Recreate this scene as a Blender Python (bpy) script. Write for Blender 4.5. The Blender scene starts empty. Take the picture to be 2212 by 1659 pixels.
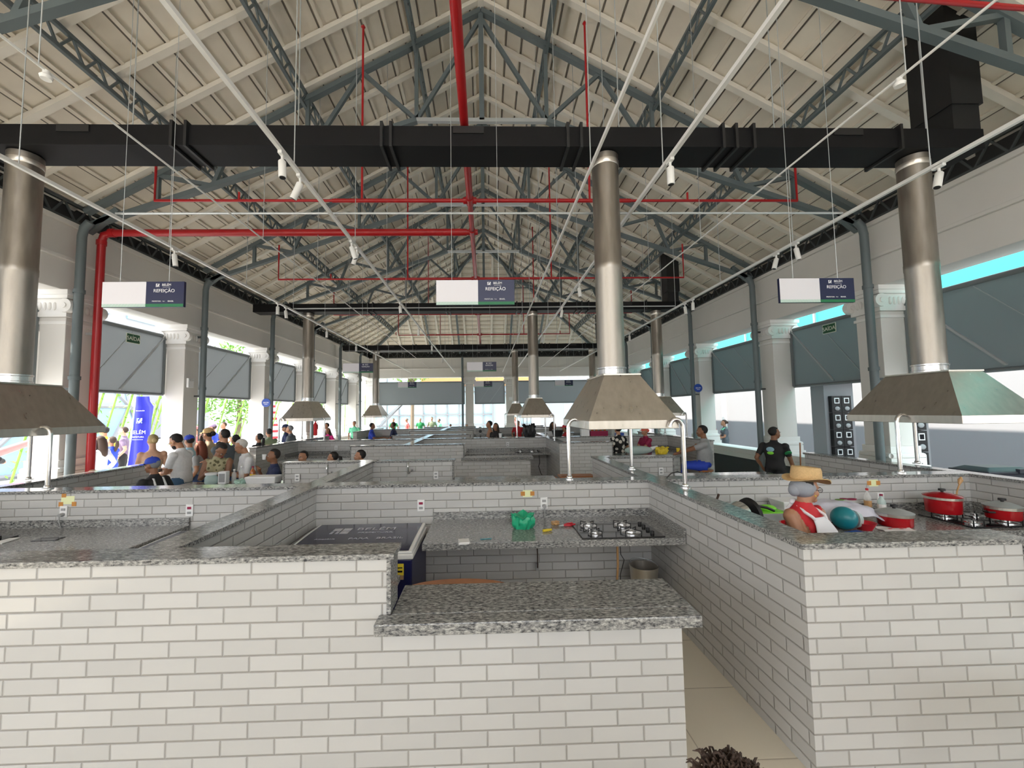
import bpy, math, random
from mathutils import Vector, Matrix
random.seed(7)
SC = bpy.context.scene
COL = SC.collection
# ---------------------------------------------------------------- camera
R = math.radians
def set_camera():
    yaw, pitch, roll = R(1.612), R(3.812), R(.809)
    fw = Vector((math.sin(yaw)*math.cos(pitch), math.cos(yaw)*math.cos(pitch), math.sin(pitch)))
    rt0 = Vector((math.cos(yaw), -math.sin(yaw), 0)); up0 = rt0.cross(fw)
    rt = rt0*math.cos(roll)-up0*math.sin(roll); up = up0*math.cos(roll)+rt0*math.sin(roll)
    cd = bpy.data.cameras.new('camera'); cam = bpy.data.objects.new('camera', cd); COL.objects.link(cam)
    m = Matrix((rt, up, -fw)).transposed().to_4x4(); m.translation = Vector((0, 0, 1.95))
    cam.matrix_world = m
    cd.sensor_width = 36; cd.lens = 36*896.3/2212; cd.shift_x = (1106-1073.14)/2212
    cd.clip_start = .05; cd.clip_end = 400
    SC.camera = cam
set_camera()
# ---------------------------------------------------------------- sky, sun, exposure
def set_world():
    w = bpy.data.worlds.new('sky'); SC.world = w; w.use_nodes = True
    nt = w.node_tree; bg = nt.nodes['Background']
    tc = nt.nodes.new('ShaderNodeTexCoord'); sep = nt.nodes.new('ShaderNodeSeparateXYZ')
    rp = nt.nodes.new('ShaderNodeValToRGB')
    rp.color_ramp.elements[0].position = .0; rp.color_ramp.elements[0].color = (1, .98, .95, 1)
    rp.color_ramp.elements[1].position = .6; rp.color_ramp.elements[1].color = (.80, .86, .95, 1)
    nt.links.new(tc.outputs['Generated'], sep.inputs[0]); nt.links.new(sep.outputs['Z'], rp.inputs[0])
    nt.links.new(rp.outputs[0], bg.inputs['Color']); bg.inputs['Strength'].default_value = 2.1
set_world()
def lamp(name, kind, loc, aim, energy, color=(1, 1, 1), size=None, sizey=None, angle=None):
    l = bpy.data.lights.new(name, kind); o = bpy.data.objects.new(name, l); COL.objects.link(o)
    o.location = loc; o.rotation_euler = (Vector(aim)-Vector(loc)).to_track_quat('-Z', 'Y').to_euler()
    l.energy = energy; l.color = color
    if size: l.size = size
    if sizey: l.shape = 'RECTANGLE'; l.size_y = sizey
    if angle: l.angle = angle
    return o
lamp('sun', 'SUN', (-20, 2, 27), (0, 6, 0), 6.0, (1, .93, .82), angle=R(.6))
SC.view_settings.view_transform = 'Standard'; SC.view_settings.look = 'None'
SC.view_settings.exposure = 1.2; SC.view_settings.gamma = 1; SC.view_settings.use_curve_mapping = False
try:
    SC.cycles.use_denoising = True; SC.cycles.max_bounces = 8; SC.cycles.diffuse_bounces = 7
    SC.cycles.sample_clamp_indirect = 6; SC.cycles.caustics_reflective = False; SC.cycles.caustics_refractive = False
except Exception: pass
# ---------------------------------------------------------------- materials
M = {}
def mat(name, color, rough=.5, metal=0., noise=0., nscale=8., bump=0., trans=0., alpha=None, emit=None, spec=None, sheen=0):
    m = bpy.data.materials.new(name); m.use_nodes = True; nt = m.node_tree; b = nt.nodes['Principled BSDF']
    c = tuple(color)+(1,)
    b.inputs['Base Color'].default_value = c; b.inputs['Roughness'].default_value = rough; b.inputs['Metallic'].default_value = metal
    if spec is not None: b.inputs['Specular IOR Level'].default_value = spec
    if trans: b.inputs['Transmission Weight'].default_value = trans
    if alpha is not None: b.inputs['Alpha'].default_value = alpha
    if emit: b.inputs['Emission Color'].default_value = c; b.inputs['Emission Strength'].default_value = emit
    if noise or bump:
        g = nt.nodes.new('ShaderNodeNewGeometry'); n = nt.nodes.new('ShaderNodeTexNoise'); n.inputs['Scale'].default_value = nscale
        n.inputs['Detail'].default_value = 5
        nt.links.new(g.outputs['Position'], n.inputs['Vector'])
        if noise:
            mx = nt.nodes.new('ShaderNodeMix'); mx.data_type = 'RGBA'
            mx.inputs['A'].default_value = tuple(max(0, v*(1-noise)) for v in color)+(1,)
            mx.inputs['B'].default_value = tuple(min(1, v*(1+noise)) for v in color)+(1,)
            nt.links.new(n.outputs['Fac'], mx.inputs['Factor']); nt.links.new(mx.outputs['Result'], b.inputs['Base Color'])
        if bump:
            bp = nt.nodes.new('ShaderNodeBump'); bp.inputs['Strength'].default_value = bump; bp.inputs['Distance'].default_value = .01
            nt.links.new(n.outputs['Fac'], bp.inputs['Height']); nt.links.new(bp.outputs[0], b.inputs['Normal'])
    M[name] = m; return m
def tile_mat(name, bw, bh, c1, c2, mortar, msize, rough, zoff, offset=.5, floor=False, bump=.85, msmooth=.35):
    m = bpy.data.materials.new(name); m.use_nodes = True; nt = m.node_tree; b = nt.nodes['Principled BSDF']
    N = nt.nodes.new; L = nt.links.new
    g = N('ShaderNodeNewGeometry'); sp = N('ShaderNodeSeparateXYZ'); L(g.outputs['Position'], sp.inputs[0])
    cb = N('ShaderNodeCombineXYZ')
    if floor:
        L(sp.outputs['X'], cb.inputs[0]); L(sp.outputs['Y'], cb.inputs[1])
    else:
        sn = N('ShaderNodeSeparateXYZ'); L(g.outputs['True Normal'], sn.inputs[0])
        ab = N('ShaderNodeMath'); ab.operation = 'ABSOLUTE'; L(sn.outputs['Y'], ab.inputs[0])
        gt = N('ShaderNodeMath'); gt.operation = 'GREATER_THAN'; gt.inputs[1].default_value = .5; L(ab.outputs[0], gt.inputs[0])
        mx = N('ShaderNodeMix'); L(gt.outputs[0], mx.inputs['Factor']); L(sp.outputs['Y'], mx.inputs['A']); L(sp.outputs['X'], mx.inputs['B'])
        ad = N('ShaderNodeMath'); ad.inputs[1].default_value = 50.03*bw; L(mx.outputs['Result'], ad.inputs[0]); L(ad.outputs[0], cb.inputs[0])
        zz = N('ShaderNodeMath'); zz.inputs[1].default_value = zoff+20*bh; L(sp.outputs['Z'], zz.inputs[0]); L(zz.outputs[0], cb.inputs[1])
    br = N('ShaderNodeTexBrick'); L(cb.outputs[0], br.inputs['Vector']); br.offset = offset; br.inputs['Scale'].default_value = 1
    br.inputs['Brick Width'].default_value = bw; br.inputs['Row Height'].default_value = bh
    br.inputs['Mortar Size'].default_value = msize; br.inputs['Mortar Smooth'].default_value = .1; br.inputs['Bias'].default_value = 0
    br.inputs['Color1'].default_value = c1+(1,); br.inputs['Color2'].default_value = c2+(1,); br.inputs['Mortar'].default_value = mortar+(1,)
    L(br.outputs['Color'], b.inputs['Base Color'])
    b2 = N('ShaderNodeTexBrick'); L(cb.outputs[0], b2.inputs['Vector']); b2.offset = offset; b2.inputs['Scale'].default_value = 1
    b2.inputs['Brick Width'].default_value = bw; b2.inputs['Row Height'].default_value = bh
    b2.inputs['Mortar Size'].default_value = msize*2.6; b2.inputs['Mortar Smooth'].default_value = 1
    iv = N('ShaderNodeMath'); iv.operation = 'SUBTRACT'; iv.inputs[0].default_value = 1; L(b2.outputs['Fac'], iv.inputs[1])
    ns = N('ShaderNodeTexNoise'); ns.inputs['Scale'].default_value = 7; L(g.outputs['Position'], ns.inputs['Vector'])
    am = N('ShaderNodeMath'); am.operation = 'MULTIPLY_ADD'; am.inputs[1].default_value = .25; L(ns.outputs['Fac'], am.inputs[0]); L(iv.outputs[0], am.inputs[2])
    bp = N('ShaderNodeBump'); bp.inputs['Strength'].default_value = bump; bp.inputs['Distance'].default_value = .006
    L(am.outputs[0], bp.inputs['Height']); L(bp.outputs[0], b.inputs['Normal'])
    rr = N('ShaderNodeMapRange'); rr.inputs['To Min'].default_value = rough; rr.inputs['To Max'].default_value = .8
    L(br.outputs['Fac'], rr.inputs['Value']); L(rr.outputs[0], b.inputs['Roughness'])
    M[name] = m; return m
def granite_mat():
    m = bpy.data.materials.new('granite'); m.use_nodes = True; nt = m.node_tree; b = nt.nodes['Principled BSDF']
    N = nt.nodes.new; L = nt.links.new
    g = N('ShaderNodeNewGeometry'); mp = N('ShaderNodeMapping'); mp.inputs['Scale'].default_value = (.55, 1.3, 1.3)
    L(g.outputs['Position'], mp.inputs['Vector'])
    n = N('ShaderNodeTexNoise'); n.inputs['Scale'].default_value = 72; n.inputs['Detail'].default_value = 4; n.inputs['Roughness'].default_value = .7
    L(mp.outputs[0], n.inputs['Vector'])
    r = N('ShaderNodeValToRGB'); e = r.color_ramp.elements
    e[0].position = .36; e[0].color = (.03, .032, .036, 1); e[1].position = .64; e[1].color = (.50, .50, .485, 1)
    x = e.new(.45); x.color = (.18, .183, .186, 1); x = e.new(.55); x.color = (.30, .30, .29, 1)
    L(n.outputs['Fac'], r.inputs[0]); L(r.outputs[0], b.inputs['Base Color'])
    b.inputs['Roughness'].default_value = .14
    M['granite'] = m
def steel_mat(name, base, rough, streak=.25):
    m = bpy.data.materials.new(name); m.use_nodes = True; nt = m.node_tree; b = nt.nodes['Principled BSDF']
    N = nt.nodes.new; L = nt.links.new
    g = N('ShaderNodeNewGeometry'); mp = N('ShaderNodeMapping'); mp.inputs['Scale'].default_value = (6, 6, 1.1)
    L(g.outputs['Position'], mp.inputs['Vector'])
    n = N('ShaderNodeTexNoise'); n.inputs['Scale'].default_value = 3; n.inputs['Detail'].default_value = 6; L(mp.outputs[0], n.inputs['Vector'])
    mx = N('ShaderNodeMapRange'); mx.inputs['To Min'].default_value = max(.05, rough-.12); mx.inputs['To Max'].default_value = rough+.18
    L(n.outputs['Fac'], mx.inputs['Value']); L(mx.outputs[0], b.inputs['Roughness'])
    m2 = N('ShaderNodeMix'); m2.data_type = 'RGBA'; m2.inputs['A'].default_value = tuple(v*(1-streak) for v in base)+(1,)
    m2.inputs['B'].default_value = tuple(min(1, v*(1+streak*.5)) for v in base)+(1,)
    L(n.outputs['Fac'], m2.inputs['Factor']); L(m2.outputs['Result'], b.inputs['Base Color']); b.inputs['Metallic'].default_value = .92
    M[name] = m
tile_mat('tile', .272, .0815, (.57, .572, .57), (.51, .512, .51), (.35, .34, .325), .0032, .13, -1.118+.0815*8)
tile_mat('floor_tile', .6, .6, (.74, .68, .56), (.70, .645, .53), (.48, .43, .35), .004, .32, 0, 0, True, .15)
granite_mat()
steel_mat('stainless', (.66, .62, .56), .30); steel_mat('duct_steel', (.42, .385, .34), .36, .35); steel_mat('chrome', (.82, .82, .82), .14, .05)
mat('black_duct', (.005, .005, .006), .6, noise=.3, spec=.25); mat('black', (.012, .012, .013), .5); mat('black_gloss', (.01, .01, .012), .08)
mat('grey_steel', (.125, .155, .165), .5, noise=.12, nscale=3); mat('dark_steel', (.07, .08, .082), .55)
mat('red_pipe', (.42, .012, .016), .32); mat('white_paint', (.82, .81, .79), .55, noise=.04, nscale=2, bump=.05)
mat('wall_paint', (.73, .71, .68), .65, noise=.05, nscale=1.5, bump=.08); mat('track_white', (.80, .80, .78), .4)
mat('roof_board', (.80, .74, .64), .8, noise=.16, nscale=2.2, bump=.2); mat('eave_board', (.035, .035, .035), .9); mat('roof_joint_shade', (.17, .15, .13), .9); mat('roof_beam', (.84, .80, .72), .75, noise=.10, nscale=3)
mat('galv', (.52, .55, .56), .4, metal=.4); mat('awning', (.235, .26, .27), .65, noise=.06, nscale=1.2)
mat('awning_brace', (.42, .44, .45), .6); mat('awning_trim', (.17, .19, .2), .5); mat('dado', (.055, .06, .065), .6, noise=.1)
mat('plastic_white', (.85, .86, .87), .35); mat('navy', (.012, .014, .085), .35); mat('sign_navy', (.008, .013, .06), .4)
mat('sign_white', (.74, .73, .78), .45); mat('print_white', (.85, .86, .9), .5); mat('green_band', (.01, .16, .06), .5); mat('green_pale', (.42, .62, .52), .5)
mat('exit_green', (.012, .09, .035), .45); mat('exit_white', (.8, .85, .74), .5)
mat('lid_navy', (.018, .016, .05), .16); mat('lid_print', (.55, .55, .62), .3); mat('sticker_yellow', (.85, .68, .05), .5); mat('sticker_tan', (.4, .25, .15), .6)
mat('wood', (.42, .17, .07), .4, noise=.3, nscale=12); mat('wood_pale', (.52, .30, .13), .35, noise=.25, nscale=14)
mat('notice', (.80, .84, .50), .7); mat('tape', (.55, .24, .05), .6)
mat('teal', (.01, .22, .27), .35); mat('red_plastic', (.55, .012, .03), .3); mat('pot_red', (.42, .008, .014), .22); mat('green_bag', (.02, .42, .22), .35, trans=.0)
mat('cyan_sheet', (.02, .42, .40), .5); mat('ground_paving', (.61, .605, .59), .8, noise=.08, nscale=.8); mat('building_white', (.26, .26, .275), .7, noise=.03, nscale=1)
mat('leaf', (.16, .34, .05), .6, noise=.5, nscale=4); mat('leaf_light', (.20, .34, .05), .6, noise=.4, nscale=4); mat('bark', (.2, .15, .1), .8)
mat('glass_green', (.62, .80, .78), .1, alpha=.55); mat('glass_blue', (.30, .48, .66), .1, alpha=.85); mat('clear', (.9, .93, .93), .05, alpha=.28)
mat('orange_soffit', (.62, .26, .10), .6); mat('straw', (.62, .42, .20), .75, noise=.2, nscale=90, bump=.5); mat('banner_blue', (.06, .07, .62), .6)
mat('yellow', (.8, .6, .04), .5); mat('orange', (.8, .25, .02), .5); mat('lime', (.25, .75, .05), .4); mat('cloth_white', (.82, .82, .86), .8)
mat('towel', (.72, .72, .84), .9); mat('bin_plastic', (.06, .065, .09), .4); mat('paper', (.85, .85, .85), .8); mat('earth', (.05, .035, .03), .9)
mat('blue_round', (.02, .07, .38), .4); mat('sky_glass', (.55, .75, .88), .15); mat('amber', (.35, .10, .02), .15); mat('grey_plastic', (.35, .36, .37), .5)
for k, c in dict(skin_tan=(.44, .22, .13), skin_brown=(.26, .12, .065), skin_pale=(.60, .36, .25), hair_black=(.012, .010, .010), hair_brown=(.045, .024, .015),
    hair_red=(.16, .04, .02), hair_grey=(.22, .23, .25), hair_white=(.62, .60, .57), hair_blond=(.42, .33, .17), cloth_black=(.012, .012, .014), cloth_red=(.55, .02, .03), cloth_blue=(.02, .06, .50),
    cloth_navy=(.02, .03, .09), cloth_grey=(.10, .12, .14), cloth_lgrey=(.32, .33, .34), cloth_wht=(.75, .76, .78), cloth_beige=(.60, .48, .33), cloth_green=(.02, .28, .09),
    cloth_olive=(.22, .27, .17), cloth_yellow=(.72, .62, .05), cloth_pink=(.85, .03, .30), cloth_salmon=(.75, .18, .18), cloth_lblue=(.30, .50, .62), cloth_jeans=(.05, .12, .22), cloth_maroon=(.28, .01, .06),
    cloth_purple=(.22, .16, .26), cloth_denim=(.03, .07, .20), cloth_mint=(.20, .72, .45), hairnet=(.30, .32, .36), cap_red=(.60, .02, .04), cap_pink=(.80, .16, .10)).items():
    mat(k, c, .7 if 'skin' not in k else .5, noise=.12, nscale=30)
def translucent(name, w):
    nt = M[name].node_tree; b = nt.nodes['Principled BSDF']; out = [n for n in nt.nodes if n.type == 'OUTPUT_MATERIAL'][0]
    tr = nt.nodes.new('ShaderNodeBsdfTranslucent'); tr.inputs['Color'].default_value = (.5, .52, .53, 1) if name == 'awning' else b.inputs['Base Color'].default_value
    mx = nt.nodes.new('ShaderNodeMixShader'); mx.inputs[0].default_value = w
    nt.links.new(b.outputs[0], mx.inputs[1]); nt.links.new(tr.outputs[0], mx.inputs[2]); nt.links.new(mx.outputs[0], out.inputs['Surface'])
translucent('awning', .35); translucent('banner_blue', .4)
def pattern_mat(name, a, b_, scale, thr):
    m = mat(name, a, .8); nt = m.node_tree; b = nt.nodes['Principled BSDF']
    g = nt.nodes.new('ShaderNodeNewGeometry'); v = nt.nodes.new('ShaderNodeTexVoronoi'); v.inputs['Scale'].default_value = scale
    r = nt.nodes.new('ShaderNodeValToRGB'); r.color_ramp.interpolation = 'CONSTANT'; r.color_ramp.elements[0].color = b_+(1,); r.color_ramp.elements[1].color = a+(1,); r.color_ramp.elements[1].position = thr
    nt.links.new(g.outputs['Position'], v.inputs['Vector']); nt.links.new(v.outputs['Distance'], r.inputs[0]); nt.links.new(r.outputs[0], b.inputs['Base Color'])
pattern_mat('floral', (.012, .012, .012), (.7, .66, .6), 9, .42); pattern_mat('lace', (.36, .33, .20), (.10, .09, .04), 16, .35)
# ---------------------------------------------------------------- mesh builder
class MB:
    def __init__(s): s.v = []; s.f = []; s.mi = []; s.cur = 0
    def add(s, vs, fs):
        o = len(s.v); s.v += [tuple(v) for v in vs]; s.f += [tuple(i+o for i in f) for f in fs]; s.mi += [s.cur]*len(fs); return s
    def box(s, x0, x1, y0, y1, z0, z1):
        return s.add([(x0, y0, z0), (x1, y0, z0), (x1, y1, z0), (x0, y1, z0), (x0, y0, z1), (x1, y0, z1), (x1, y1, z1), (x0, y1, z1)],
                     [(0, 3, 2, 1), (4, 5, 6, 7), (0, 1, 5, 4), (1, 2, 6, 5), (2, 3, 7, 6), (3, 0, 4, 7)])
    def cbox(s, c, d): return s.box(c[0]-d[0]/2, c[0]+d[0]/2, c[1]-d[1]/2, c[1]+d[1]/2, c[2]-d[2]/2, c[2]+d[2]/2)
    def frustum(s, a, za, b, zb):  # a,b = (x0,x1,y0,y1)
        q = lambda r, z: [(r[0], r[2], z), (r[1], r[2], z), (r[1], r[3], z), (r[0], r[3], z)]
        return s.add(q(a, za)+q(b, zb), [(0, 3, 2, 1), (4, 5, 6, 7), (0, 1, 5, 4), (1, 2, 6, 5), (2, 3, 7, 6), (3, 0, 4, 7)])
    def tube(s, pts, r, n=10, cap=True):
        pts = [Vector(p) for p in pts]; rs = r if isinstance(r, (list, tuple)) else [r]*len(pts)
        rings = []; up = None
        for i, p in enumerate(pts):
            t = (pts[min(i+1, len(pts)-1)]-pts[max(i-1, 0)]).normalized()
            if up is None:
                up = Vector((0, 0, 1)) if abs(t.z) < .9 else Vector((1, 0, 0))
            a = t.cross(up)
            if a.length < 1e-4: a = t.cross(Vector((0, 1, 0)))
            a.normalize(); b = a.cross(t).normalized(); up = b
            rings.append([p+(a*math.cos(2*math.pi*k/n)+b*math.sin(2*math.pi*k/n))*rs[i] for k in range(n)])
        vs = [v for rg in rings for v in rg]; fs = []
        for i in range(len(pts)-1):
            for k in range(n):
                fs.append((i*n+k, i*n+(k+1) % n, (i+1)*n+(k+1) % n, (i+1)*n+k))
        if cap: fs += [tuple(range(n-1, -1, -1)), tuple((len(pts)-1)*n+k for k in range(n))]
        return s.add(vs, fs)
    def bar(s, p0, p1, w, h, roll=(0, 0, 1)):
        p0, p1 = Vector(p0), Vector(p1); t = (p1-p0).normalized(); u = Vector(roll)
        a = t.cross(u)
        if a.length < 1e-3: a = t.cross(Vector((0, 1, 0)))
        a.normalize(); b = a.cross(t)
        vs = [p+a*sx*w/2+b*sy*h/2 for p in (p0, p1) for sx, sy in ((-1, -1), (1, -1), (1, 1), (-1, 1))]
        return s.add(vs, [(0, 3, 2, 1), (4, 5, 6, 7), (0, 1, 5, 4), (1, 2, 6, 5), (2, 3, 7, 6), (3, 0, 4, 7)])
    def lathe(s, prof, c=(0, 0, 0), n=24, sx=1, sy=1):
        vs = []; fs = []
        for r, z in prof:
            vs += [(c[0]+r*sx*math.cos(2*math.pi*k/n), c[1]+r*sy*math.sin(2*math.pi*k/n), c[2]+z) for k in range(n)]
        for i in range(len(prof)-1):
            for k in range(n): fs.append((i*n+k, i*n+(k+1) % n, (i+1)*n+(k+1) % n, (i+1)*n+k))
        fs += [tuple(range(n-1, -1, -1)), tuple((len(prof)-1)*n+k for k in range(n))]
        return s.add(vs, fs)
    def ball(s, c, r, n=14, m=9):
        r = r if isinstance(r, (tuple, list)) else (r, r, r); vs = []; fs = []
        for i in range(1, m):
            a = math.pi*i/m
            vs += [(c[0]+r[0]*math.sin(a)*math.cos(2*math.pi*k/n), c[1]+r[1]*math.sin(a)*math.sin(2*math.pi*k/n), c[2]-r[2]*math.cos(a)) for k in range(n)]
        vs += [(c[0], c[1], c[2]-r[2]), (c[0], c[1], c[2]+r[2])]
        for i in range(m-2):
            for k in range(n): fs.append((i*n+k, i*n+(k+1) % n, (i+1)*n+(k+1) % n, (i+1)*n+k))
        b = len(vs)-2
        fs += [(b, (k+1) % n, k) for k in range(n)]+[(b+1, (m-2)*n+k, (m-2)*n+(k+1) % n) for k in range(n)]
        return s.add(vs, fs)
    def build(s, name, m, parent=None, smooth=None, bevel=0, label=None, solid=0):
        me = bpy.data.meshes.new(name); me.from_pydata(s.v, [], s.f); 
        ms = m if isinstance(m, (list, tuple)) else [m]
        for k in ms: me.materials.append(M[k] if isinstance(k, str) else k)
        if len(ms) > 1: me.polygons.foreach_set('material_index', s.mi)
        if smooth is not None:
            me.polygons.foreach_set('use_smooth', [True]*len(me.polygons)); me.set_sharp_from_angle(angle=R(smooth))
        me.update()
        o = bpy.data.objects.new(name, me); COL.objects.link(o)
        if parent: o.parent = parent
        if bevel:
            b = o.modifiers.new('bevel', 'BEVEL'); b.width = bevel; b.segments = 2; b.limit_method = 'ANGLE'
        if label: o['label'] = label
        return o
def tag(o, label=None, cat=None, group=None, kind=None):
    if label: o['label'] = label
    if cat: o['category'] = cat
    if group: o['group'] = group
    if kind: o['kind'] = kind
    return o
def thing(name, label, cat, loc=(0, 0, 0), rz=0, group=None, kind=None):
    o = bpy.data.objects.new(name, None); o.empty_display_size = .1; COL.objects.link(o); o.location = loc; o.rotation_euler = (0, 0, rz)
    return tag(o, label, cat, group, kind)
def copy_tree(o, parent=None):
    c = o.copy(); COL.objects.link(c)
    if parent: c.parent = parent
    for ch in list(o.children): copy_tree(ch, c)
    return c
def text(body, name, size, loc, parent, m, rot=(R(90), 0, 0), ext=.0008, align='CENTER', sx=1):
    cu = bpy.data.curves.new(name, 'FONT'); cu.body = body; cu.size = size; cu.align_x = align; cu.align_y = 'CENTER'; cu.extrude = ext
    t = bpy.data.objects.new(name, cu); COL.objects.link(t)
    bpy.context.view_layer.update()
    me = bpy.data.meshes.new_from_object(t.evaluated_get(bpy.context.evaluated_depsgraph_get()))
    bpy.data.objects.remove(t); me.materials.clear(); me.materials.append(M[m])
    o = bpy.data.objects.new(name, me); COL.objects.link(o); o.location = loc; o.rotation_euler = rot; o.scale = (sx, 1, 1)
    if parent: o.parent = parent
    return o
# ================================================================ THE HALL
ROWZ = lambda x: 9.6-.555*abs(x)          # underside of the roof deck
YH = 18.1                                 # where the hipped end begins
COLY = [4.15, 7.25, 10.0, 13.5, 16.6, 19.7, 22.8]
TRY = [1.0, 4.1, 7.2, 10.25, 13.35, 16.4]
Y0, Y1 = -11.0, 25.0
b = MB(); b.box(-7.5, 7.5, Y0-1, Y1+.5, -.1, 0); tag(b.build('floor', 'floor_tile'), 'floor of large beige stone tiles', kind='structure')
b = MB(); b.box(-90, 90, -60, 120, -.25, -.1); tag(b.build('ground', 'ground_paving'), 'pale paving outside the hall', kind='structure')
def roof():
    b = MB(); W_ = 7.6; zE = ROWZ(W_); T = .08
    yE = YH+W_
    for s in (-1, 1):
        q = [(0, Y0, 9.6), (s*W_, Y0, zE), (s*W_, yE, zE), (0, YH, 9.6)]
        top = [(x, y, z+T) for x, y, z in q]
        b.add(q+top, [(0, 1, 2, 3), (4, 5, 6, 7), (0, 1, 5, 4), (1, 2, 6, 5), (2, 3, 7, 6), (3, 0, 4, 7)])
    q = [(0, YH, 9.6), (-W_, yE, zE), (W_, yE, zE)]
    b.add(q+[(x, y, z+T) for x, y, z in q], [(0, 1, 2), (3, 4, 5), (1, 2, 5, 4)])
    # ribs on the underside, running along the hall
    k = 0
    x = .16
    while x < 7.4:
        ye = YH+x
        for s in (-1, 1):
            z = ROWZ(x)-.015
            b.bar((s*x, Y0, z), (s*x, ye, z), .05, .05, (-.555*s, 0, -1)); b.cur = 1
            for dx in (.045,): b.bar((s*(x+dx), Y0, ROWZ(x+dx)), (s*(x+dx), ye+dx, ROWZ(x+dx)), .022, .02, (-.555*s, 0, -1))  # dark strip beside each rib: board joint plus the rib's painted shadow line
            b.cur = 0
        x += .30
    y = .2
    while y < 7.4:
        z = 9.6-.555*y-.015
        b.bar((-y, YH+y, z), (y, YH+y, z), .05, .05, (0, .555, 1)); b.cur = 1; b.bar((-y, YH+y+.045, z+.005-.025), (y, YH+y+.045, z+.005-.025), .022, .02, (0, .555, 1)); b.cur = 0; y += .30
    c = tag(b.build('ceiling', ['roof_board', 'roof_joint_shade']), 'cream painted timber roof with close ribs', kind='structure')
    # rafters as parts
    y = 7.16-.77*23
    while y < 24.3:
        for s in (-1, 1):
            x0 = max(.02, y-YH); z0 = ROWZ(x0)-.07
            r = MB(); r.bar((s*x0, y, z0), (s*7.3, y, ROWZ(7.3)-.07), .075, .10, (0, 1, 0)); r.build('rafter', 'roof_beam', c)
        y += .77
    x = -6.9+.38
    while x < 6.9:
        r = MB(); y0 = YH+abs(x); r.bar((x, y0, 9.6-.555*abs(x)-.07), (x, 25.2, 9.6-.555*7.1-.07), .075, .10, (1, 0, 0)); r.build('rafter', 'roof_beam', c); x += .77
    r = MB(); r.box(-.06, .06, Y0, YH, 9.46, 9.6); r.build('ridge_beam', 'roof_beam', c)
roof()
# entablature walls above the openings
def wall_side(s, name):
    b = MB(); x0, x1 = sorted((s*6.95, s*7.45))
    b.box(x0, x1, Y0, Y1+.5, 4.06, 5.24)
    a0, a1 = sorted((s*6.89, s*6.95)); b.box(a0, a1, Y0, Y1, 4.56, 4.62)
    b.box(a0, a1, Y0, Y1, 5.16, 5.24)
    tag(b.build(name, 'wall_paint', bevel=.01), kind='structure')
    b = MB(); b.box(x0+.05, x1-.05, Y0, Y1, 0, .62); d = tag(b.build('trim_1' if s < 0 else 'trim_2', 'dado'), kind='structure')
    b = MB(); xx = sorted((s*6.88, s*7.52)); b.box(xx[0], xx[1], Y0, Y1, .62, .74); b.box(xx[0]+.05, xx[1]-.05, Y0, Y1, .74, .86); b.build('sill', 'white_paint', d)
wall_side(-1, 'wall_left'); wall_side(1, 'wall_right')
for k, s in enumerate((-1, 1)):
    b = MB(); b.box(*sorted((s*7.12, s*7.2)), Y0, Y1+.3, 5.24, 5.58); tag(b.build(f'trim_{3+k}', 'eave_board'), kind='structure')
b = MB(); b.box(-7.1, 7.1, Y1+.2, Y1+.28, 5.24, 5.62); tag(b.build('trim_5', 'eave_board'), kind='structure')
b = MB(); b.box(-7.45, 7.45, Y0-.5, Y0, 0, 3.3)
tag(b.build('wall_near_unseen', 'wall_paint'), kind='structure')  # unseen end wall, kept low so light enters high behind the camera
b = MB(); b.box(-7.45, 7.45, Y1, Y1+.5, 4.06, 5.24); b.box(-6.95, 6.95, Y1-.06, Y1, 4.56, 4.62); b.box(-6.95, 6.95, Y1-.06, Y1, 5.16, 5.24)
tag(b.build('wall_far', 'wall_paint', bevel=.01), kind='structure')
# ionic pillars
def pillar_at(x, y, fx, fy, label):
    """fx,fy: outward normals of the face that carries the scrolls"""
    t = thing('pillar', label, 'pillar', (x, y, 0), 0, None, 'structure')
    h = .24
    b = MB(); b.box(-h, h, -h, h, 1.26, 3.62); b.build('shaft', 'wall_paint', t, bevel=.008)
    b = MB(); b.box(-h-.025, h+.025, -h-.025, h+.025, 3.50, 3.55); b.box(-h-.05, h+.05, -h-.05, h+.05, 3.62, 3.70)
    b.box(-h-.03, h+.03, -h-.03, h+.03, 3.70, 3.92); b.box(-h-.09, h+.09, -h-.09, h+.09, 3.92, 3.98); b.box(-h-.12, h+.12, -h-.12, h+.12, 3.98, 4.06)
    for sx in (-1, 1):
        for sy in (-1, 1):
            cx, cy = sx*(h+.05), sy*(h+.05)
            if fy: b.tube([(cx, cy-.05, 3.80), (cx, cy+.05, 3.80)], .115, 14); b.tube([(cx, cy-.07, 3.80), (cx, cy+.07, 3.80)], .045, 10)
    for k in range(5):
        xx = -h+.08+k*.08
        for sy in (-1, 1): b.ball((xx, sy*(h+.035), 3.80), (.03, .03, .07), 8, 6); b.ball((sy*(h+.035), xx, 3.80), (.03, .03, .07), 8, 6)
    b.build('capital', 'white_paint', t, smooth=40)
    b = MB(); b.box(-h-.10, h+.10, -h-.10, h+.10, 0, .94); b.box(-h-.07, h+.07, -h-.07, h+.07, .94, 1.06)
    b.box(-h-.03, h+.03, -h-.03, h+.03, 1.12, 1.26)
    hh = h+.04
    for z in (1.10,): b.tube([(-hh, -hh, z), (hh, -hh, z), (hh, hh, z), (-hh, hh, z), (-hh, -hh, z)], .045, 8)
    b.build('base', 'white_paint', t, smooth=40)
ordn = ['nearest', 'second', 'third', 'fourth', 'fifth', 'sixth', 'seventh']
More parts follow.
